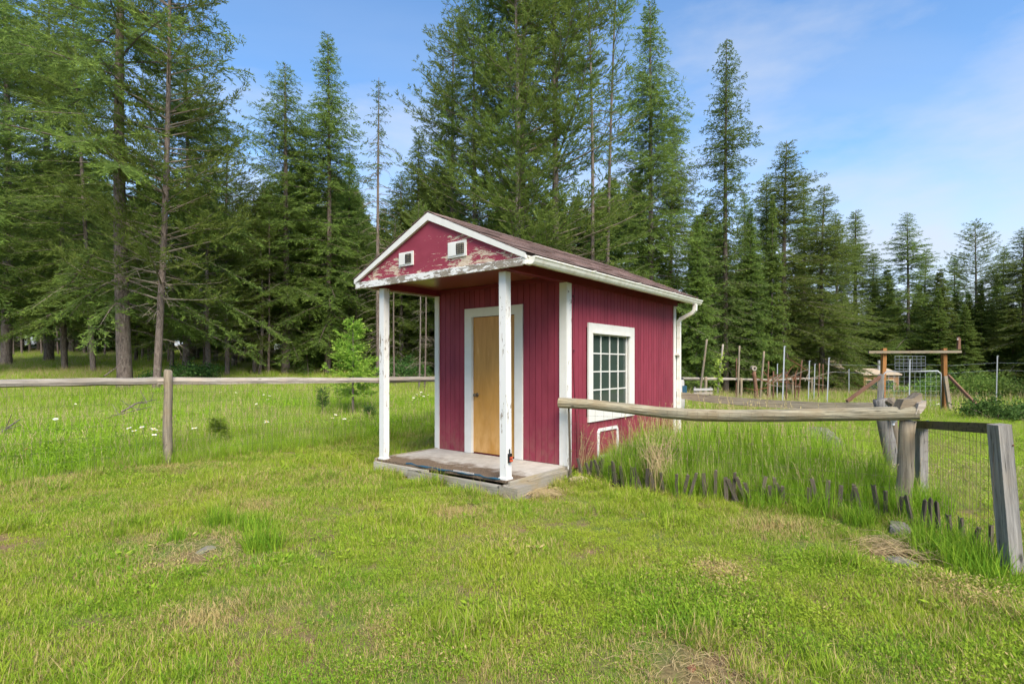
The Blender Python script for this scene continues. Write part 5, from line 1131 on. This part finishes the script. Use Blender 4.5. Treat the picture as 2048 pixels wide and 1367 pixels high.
def scatter(name, label, pts, rot, scl, ix, hue, dry, cl):
    me = bpy.data.meshes.new(name); me.vertices.add(len(pts)); me.vertices.foreach_set('co', np.ascontiguousarray(pts, np.float32).ravel())
    for n_, a, ty in (('rot', rot, 'FLOAT'), ('scl', scl, 'FLOAT'), ('hue', hue, 'FLOAT'), ('dry', dry, 'FLOAT'), ('idx', ix, 'INT')):
        at_ = me.attributes.new(n_, ty, 'POINT'); at_.data.foreach_set('value', np.ascontiguousarray(a, np.int32 if ty == 'INT' else np.float32))
    o = link(name, me); o['kind'] = 'stuff'; o['label'] = label; o['category'] = 'grass'
    g = bpy.data.node_groups.new(name, 'GeometryNodeTree'); g.interface.new_socket('Geometry', in_out='INPUT', socket_type='NodeSocketGeometry'); g.interface.new_socket('Geometry', in_out='OUTPUT', socket_type='NodeSocketGeometry')
    N = g.nodes.new; i_ = N('NodeGroupInput'); o_ = N('NodeGroupOutput'); ins = N('GeometryNodeInstanceOnPoints'); ci = N('GeometryNodeCollectionInfo'); ci.inputs['Collection'].default_value = cl; ci.inputs['Separate Children'].default_value = True; ci.inputs['Reset Children'].default_value = True
    def na(nm, ty): q = N('GeometryNodeInputNamedAttribute'); q.data_type = ty; q.inputs[0].default_value = nm; return q.outputs[0]
    cx = N('ShaderNodeCombineXYZ'); g.links.new(na('rot', 'FLOAT'), cx.inputs[2]); ins.inputs['Pick Instance'].default_value = True
    g.links.new(i_.outputs[0], ins.inputs['Points']); g.links.new(ci.outputs[0], ins.inputs['Instance']); g.links.new(na('idx', 'INT'), ins.inputs['Instance Index']); g.links.new(cx.outputs[0], ins.inputs['Rotation']); g.links.new(na('scl', 'FLOAT'), ins.inputs['Scale']); g.links.new(ins.outputs[0], o_.inputs[0])
    md = o.modifiers.new('scatter', 'NODES'); md.node_group = g; return o
# regions of the ground
SHI = SHM.inverted()
def shed_xy(x, y): return (x - SH_O.x) * U.x + (y - SH_O.y) * U.y, -(x - SH_O.x) * U.y + (y - SH_O.y) * U.x
def in_shed(x, y, mg=0.0):
    a, b = shed_xy(x, y); return (a > -2.42 - mg) & (a < .03 + mg) & (b > -.06 - mg) & (b < 4.87 + mg)
def fence_side(x, y): return (x - FB.x) * FD.y * -1 + (y - FB.y) * FD.x            # > 0: beyond the long fence
EPa = np.array([[p.x, p.y] for p in EP])
def behind_edging(x, y):
    ye = np.interp(x, EPa[:9, 0], EPa[:9, 1]); return (x > .75) & (y > ye) & (x < 4.05)
def dist_pts(x, y, lst):
    d = np.full(np.shape(x), 9.0)
    for (p, r) in lst: d = np.minimum(d, np.hypot(x - p.x, y - p.y) / r)
    return d
DRY = [(floorpt(410, 1092), .42), (floorpt(300, 1075), .2), (floorpt(1395, 1340), .30), (floorpt(1790, 1112), .33), (floorpt(320, 932), .45), (floorpt(100, 955), .5), (floorpt(1550, 1052), .35), (floorpt(925, 1025), .25), (floorpt(760, 1255), .12), (floorpt(1085, 985), .22), (floorpt(380, 1240), .25), (floorpt(1440, 1145), .2), (floorpt(1930, 1190), .3), (floorpt(520, 1010), .3)]
BARE = [(floorpt(410, 1098), .40), (floorpt(300, 1130), .12), (floorpt(640, 1110), .10),  (floorpt(1395, 1345), .22), (floorpt(1795, 1112), .2), (floorpt(1090, 990), .12), (floorpt(460, 1245), .07)]
def lawn_dry(x, y):
    n = .55 * vnoise(x, y, .55, 21) + .45 * vnoise(x, y, .17, 22); p = 1 - np.clip(dist_pts(x, y, DRY), 0, 1.6) / 1.6
    return np.clip(.09 + .8 * np.clip(n - .45, 0, 1) + .68 * p, 0, .95)
# lawn
def cloud(n, x0, x1, y0, y1, keep, seed, wedge=True):
    rg = np.random.default_rng(seed); x = rg.uniform(x0, x1, n); y = rg.uniform(y0, y1, n); k = keep(x, y)
    if wedge: k &= np.abs(x) < y * 1.12 + 1.6
    return x[k], y[k], rg
def is_lawn(x, y): return (~in_shed(x, y, -.06)) & (fence_side(x, y) < .15) & ~behind_edging(x, y) & ((x < 4.3) | (y < 5.4))
def emit(name, label, x, y, rg, cl, idx, scl, hue, dry): return scatter(name, label, np.stack([x, y, ground(x, y)], 1), rg.uniform(0, 6.283, len(x)), scl, idx, np.clip(hue, 0, 1), np.clip(dry, 0, 1), cl)
xs, ysn, es = [], [], []
for (y0, y1, dens, sd) in ((1.7, 4.2, 330, 1), (4.2, 6.5, 260, 2), (6.5, 11.5, 170, 3)):
    wd = y1 * 1.12 + 1.6; x, y, rg = cloud(int(dens * 2 * wd * (y1 - y0)), -wd, wd, y0, y1, is_lawn, sd); xs.append(x); ysn.append(y)
x = np.concatenate(xs); y = np.concatenate(ysn); rg = np.random.default_rng(9)
k = (dist_pts(x, y, BARE) > .75 + .5 * rg.random(len(x))) | (rg.random(len(x)) < .10); x, y = x[k], y[k]
weedy = vnoise(x, y, .8, 31) + .25 * (x > 0) + rg.normal(0, .12, len(x))
ix = rg.integers(0, 8, len(x)); wk = (weedy > .78) & (rg.random(len(x)) < .6); ix[wk] = rg.integers(8, 11, wk.sum())
ln_ = vnoise(x, y, .5, 33); near_edge = np.minimum(np.abs(shed_xy(x, y)[1] + .1), 9)
a_, b_ = shed_xy(x, y); dsh = np.hypot(np.maximum(np.maximum(-2.42 - a_, a_ - .1), 0), np.maximum(-.06 - b_, 0))
tall = (rg.random(len(x)) < np.clip((ln_ - .66) * 1.3, 0, .3) + .3 * np.exp(-dsh / .2) + .35 * np.exp(-np.abs(fence_side(x, y)) / .25)) & (lawn_dry(x, y) < .5); ix[tall] = rg.integers(11, 13, tall.sum())
rw = (rg.random(len(x)) < .012 + .05 * (vnoise(x, y, 1.4, 37) > .66)) & ~tall; ix[rw] = rg.integers(13, 15, rw.sum())
de = np.full(len(x), 9.0)
for q_ in range(len(EPa) - 1):
    for f_ in np.linspace(0, 1, 5): p_ = EPa[q_] * (1 - f_) + EPa[q_ + 1] * f_; de = np.minimum(de, np.hypot(x - p_[0], y - p_[1]))
te = rg.random(len(x)) < .4 * np.exp(-(de / .28) ** 2); ix[te] = rg.integers(11, 13, te.sum())
scl = rg.uniform(.65, 1.3, len(x)) * (0.6 + .9 * vnoise(x, y, .45, 35)) * np.where(y > 6.5, 1.25, 1.0)
emit('lawn_grass', 'short mown lawn grass with dry yellow patches', x, y, rg, LA, ix, scl, .5 + 1.5 * (vnoise(x, y, 1.1, 41) * .55 + vnoise(x, y, .22, 42) * .45 - .5) + rg.normal(0, .12, len(x)), lawn_dry(x, y))
# longer fringe and named tufts on the lawn
def tuft(px, py, r, h, n, label, seed, hue=.1, mat='lawn_blade', dryv=.1):
    b = floorpt(px, py); b.z = gz(b.x, b.y); r_ = np.random.default_rng(seed); v, q, t = blades(r_, n, r, h, .0052, .3, .5, 5); me = fastmesh('grass_tuft', v, q, t * .75 + dryv * .2, (mat,)); o = link('grass_tuft', me, None, b); tag(o, label, 'grass tuft', 'tall tufts on the lawn')
tuft(440, 1050, .13, .24, 260, 'dark green grass tuft behind the bare straw patch', 201); tuft(528, 1098, .15, .27, 330, 'largest bright grass tuft at the edge of the straw patch', 202); tuft(352, 1082, .07, .2, 110, 'small upright grass tuft beside the straw patch', 203); tuft(505, 1062, .14, .22, 240, 'grass tuft between the dark and the largest tufts', 204); tuft(1630, 1030, .2, .36, 260, 'long arching grass clump leaning over the picket edging', 205); tuft(1530, 1015, .2, .3, 240, 'grass clump spilling through the low pickets', 206); tuft(1900, 1120, .26, .38, 420, 'tall grass clump in front of the wire gate', 207); tuft(1720, 1050, .14, .3, 200, 'grass clump beside the mossy stone', 208); tuft(1960, 1150, .2, .3, 260, 'grass clump at the foot of the gate stile', 209); tuft(790, 930, .2, .2, 260, 'grass clump at the deck end under the far porch post', 210)
# meadow beyond the long fence
def is_meadow(x, y): return (fence_side(x, y) > -.12) & ~in_shed(x, y, .0)
def mead(n, x0, x1, y0, y1, seed): return cloud(n, x0, x1, y0, y1, is_meadow, seed)
xs, ysn = [], []
for (y0, y1, dens, sd) in ((5, 9, 75, 51), (9, 13, 60, 52), (13, 18, 40, 53)):
    wd = y1 * 1.12 + 1.6; x, y, rg = mead(int(dens * 2 * wd * (y1 - y0)), -wd, wd, y0, y1, sd); xs.append(x); ysn.append(y)
x = np.concatenate(xs); y = np.concatenate(ysn); rg = np.random.default_rng(55); k = (x < 3) | (y > 16); x, y = x[k], y[k]
ix = rg.integers(0, 5, len(x)); wk = (vnoise(x, y, 1.6, 61) > .62) & (rg.random(len(x)) < .5); ix[wk] = rg.integers(5, 7, wk.sum())
fs_ = np.clip(fence_side(x, y), 0, 3); emit('meadow_grass', 'tall uncut meadow grass with seed heads beyond the rail fence', x, y, rg, ME, ix, rg.uniform(.7, 1.1, len(x)) * (.55 + .35 * np.clip(fs_ / 1.2, 0, 1) + .35 * vnoise(x, y, 2.2, 62)), .05 + .75 * (vnoise(x, y, 2.0, 63) * .6 + vnoise(x, y, .5, 64) * .4), .04 + .3 * np.clip(vnoise(x, y, 1.3, 65) - .45, 0, 1))
# grass of the far meadow, the garden field and the wood floor
def is_far(x, y): return ((y > 17) & ((fence_side(x, y) > 0) | (y > 10))) & ~in_shed(x, y)
x, y, rg = cloud(90000, -62, 66, 16.5, 56, is_far, 71); k = rg.random(len(x)) < np.clip(1.25 - (y - 17) / 40, .18, 1); wood_ = (x < 8) & (x / y > -.72) & (y > 24) & (rg.random(len(x)) < .45); k &= ~wood_; x, y = x[k], y[k]
emit('far_grass', 'pale green grass of the far field and wood floor', x, y, rg, FA, rg.integers(0, 4, len(x)), rg.uniform(.6, 1.1, len(x)) * np.where(x > 4, 1.15, .8), .35 + .65 * vnoise(x, y, 4, 72), .12 + .4 * np.clip(vnoise(x, y, 3, 73) - .4, 0, 1))
# the rank grass in and behind the dog run, and the cut grass beyond the gate
def is_run(x, y): return behind_edging(x, y) & ~in_shed(x, y, .04) & (y < 9.9 + (x - 3) * -.8)
x, y, rg = cloud(5200, .5, 6, 4.2, 10.5, is_run, 81)
emit('run_grass', 'rank bright green knee-high grass filling the dog run', x, y, rg, RU, rg.integers(0, 5, len(x)), rg.uniform(.6, 1.05, len(x)) * (.75 + .5 * vnoise(x, y, .9, 82)) * np.where(shed_xy(x, y)[0] < .55, .55, 1) * np.clip(.72 + .5 * (y - np.interp(x, EPa[:9, 0], EPa[:9, 1])), .6, 1.1), .0 + .55 * vnoise(x, y, 1.0, 83), .02 + .25 * np.clip(vnoise(x, y, .8, 84) - .5, 0, 1))
def is_side(x, y): return (x > 2.6) & (fence_side(x, y) < .2) & ~is_run(x, y) & ~is_lawn(x, y) & ~in_shed(x, y, .05)
x, y, rg = cloud(30000, 2.6, 24, 3.6, 19, is_side, 85); band = np.clip((y - 13) / 3, 0, 1)
ix = np.where(rg.random(len(x)) < .35 + .5 * band, rg.integers(0, 5, len(x)), rg.integers(5, 7, len(x)))
emit('yard_grass', 'half-grown yellowish grass between the wire gate and the gateway', x, y, rg, ME, ix, rg.uniform(.7, 1.1, len(x)) * (.34 + .65 * band + .25 * vnoise(x, y, 1.1, 86)), .45 + .55 * vnoise(x, y, 1.3, 87), .14 + .5 * np.clip(vnoise(x, y, .9, 88) - .45, 0, 1))

# weeds at the shed corner: dry stalks and seed grass
def stalks(px, py, r, h, n, label, seed, mat='dry_stalk', heads=True, z=None, name='dry_weed'):
    b = floorpt(px, py); b.z = gz(b.x, b.y); rr = random.Random(seed); m = MB(); tp = []
    for k in range(n):
        a = rr.uniform(0, 6.28); q = r * rr.random() ** .5; l_ = h * rr.uniform(.55, 1.1); ln2 = rr.gauss(0, .2); p0 = Vector((q * math.cos(a), q * math.sin(a), 0)); p1 = p0 + Vector((ln2 * l_ * .4, rr.gauss(0, .08), l_ * .55)); p2 = p0 + Vector((ln2 * l_ + rr.gauss(0, .04), rr.gauss(0, .15) * l_, l_))
        m.tube([p0, p1, p2], [.0032, .0024, .0012], 3, False); tp.append((p1, p2))
    T = thing(name, b, label, 'weeds', 0, 'dry weeds round the dog run'); m.build('stalks', mat, T)
    if heads:
        rng = np.random.default_rng(seed); cr = Crown(); nn = n * 9; P1_ = np.array([t[0] for t in tp]); P2_ = np.array([t[1] for t in tp]); ii = rng.integers(0, n, nn); f = rng.uniform(.35, 1.03, nn)[:, None]; B = P1_[ii] * (1 - f) + P2_[ii] * f; cr.leaves(B, (P2_ - P1_)[ii] + rng.normal(0, .22, B.shape), rng.uniform(.02, .045, nn), rng.uniform(.002, .004, nn), rng.random(nn)); me = cr.mesh('seed_heads', mat, rng); so_ = link('seed_heads', me, T); so_['kind'] = 'stuff'
stalks(1150, 948, .16, .62, 60, 'reddish dry stalks crowding the shed corner', 301); stalks(1180, 935, .2, .55, 50, 'thin tan stalks below the side window', 302); stalks(1312, 985, .14, .62, 90, 'brown dead feathery clump at the picket edging', 303); stalks(1310, 945, .3, .85, 34, 'tall seeding grass before the shed side wall', 304); stalks(1360, 950, .3, .95, 22, 'seeding grass by the downspout', 305); stalks(1225, 930, .25, .5, 44, 'dry grass in front of the pet door', 306); stalks(1690, 985, .2, .5, 40, 'purple-brown dead stalks in the dog run grass', 307); stalks(1600, 1000, .2, .4, 30, 'straw stalks behind the low pickets', 308)
for i, (px, py, r, lab) in enumerate(((1795, 1105, .2, 'flattened straw over the stones by the round post'), (1085, 992, .14, 'brown straw heap beside the deck end block'), (415, 1100, .62, 'dead straw over the bare patch with a flat stone'), (1400, 1345, .42, 'scattered straw in the bare patch with the wood chip'))):
    b = floorpt(px, py); b.z = gz(b.x, b.y); m = MB(); rr = random.Random(i)
    for k in range(120 if i < 2 else 300): a = rr.gauss(.5 - i, .55 if i < 2 else 1.5); l_ = rr.uniform(.05, .16) if i < 2 else rr.uniform(.02, .07); x, y = rr.gauss(0, r * .6), rr.gauss(0, r * (.6 if i < 2 else .4)); z = (rr.uniform(.015, .07) if i < 2 else rr.uniform(.006, .02)) + gz(b.x + x, b.y + y) - b.z; m.tube([(x - l_ * math.cos(a), y + l_ * math.sin(a), z), (x, y, z + (.03 if i < 2 else .012)), (x + l_ * math.cos(a), y - l_ * math.sin(a), z - .01)], .0018 if i < 2 else .0012, 3, False)
    o = m.build('dead_straw', 'dry_stalk'); o.location = b; tag(o, lab, 'straw', kind='stuff')

# oxeye daisies
dm = MB(); 
dm.cur = 0
for k in range(12): a = 6.283 * k / 12; d = Vector((math.cos(a), math.sin(a), .1)); s_ = Vector((-d.y, d.x, 0)) * .0065; dm.add([d * .008, d * .02 - s_, d * .03, d * .02 + s_], [(0, 1, 2, 3)])
dm.cur = 1; dm.tube([(0, 0, -.002), (0, 0, .004), (0, 0, .007)], [.010, .010, .005], 9)
dm.cur = 2; dm.tube([(0, 0, -.001), (.02, 0, -.25), (.02, 0, -.5)], .0018, 3, False)
dme = dm.mesh('daisy', ['daisy_petal', 'daisy_disc', 'stem_green'])
for (px, py, sp, n) in ((105, 832, 12, 2), (112, 857, 6, 1), (275, 850, 20, 4), (298, 863, 14, 3), (435, 788, 8, 1), (475, 788, 6, 1), (395, 855, 8, 1), (530, 793, 10, 3), (507, 810, 8, 1), (533, 844, 6, 3), (688, 783, 10, 1), (725, 788, 14, 5), (677, 828, 6, 2), (663, 834, 6, 1), (650, 840, 5, 1), (692, 840, 5, 1), (718, 836, 8, 2), (838, 789, 10, 9), (826, 797, 6, 3), (846, 772, 8, 2), (720, 770, 6, 2), (815, 803, 8, 2), (858, 788, 6, 2), (845, 848, 5, 1), (1868, 803, 12, 5), (145, 809, 8, 1), (205, 806, 6, 1), (55, 897, 4, 1), (620, 845, 8, 2)):
    for k in range(n):
        qx, qy = px + rnd.uniform(-sp, sp), py + rnd.uniform(-sp, sp) * .6; lo, hi = 6.0, 26.0
        for _ in range(24):
            md_ = (lo + hi) / 2; p = at(qx, qy, md_)
            if p.z - gz(p.x, p.y) > .52: lo = md_
            else: hi = md_
        p = at(qx, qy, lo); o = link('oxeye_daisy', dme, None, p); o.rotation_euler = (rnd.uniform(-.1, .5), rnd.uniform(-.3, .3), rnd.uniform(0, 6)); f_ = rnd.uniform(.9, 1.5); o.scale = (f_, f_, 1); tag(o, 'white oxeye daisy with yellow centre in the meadow grass', 'daisy', 'daisies in the meadow')
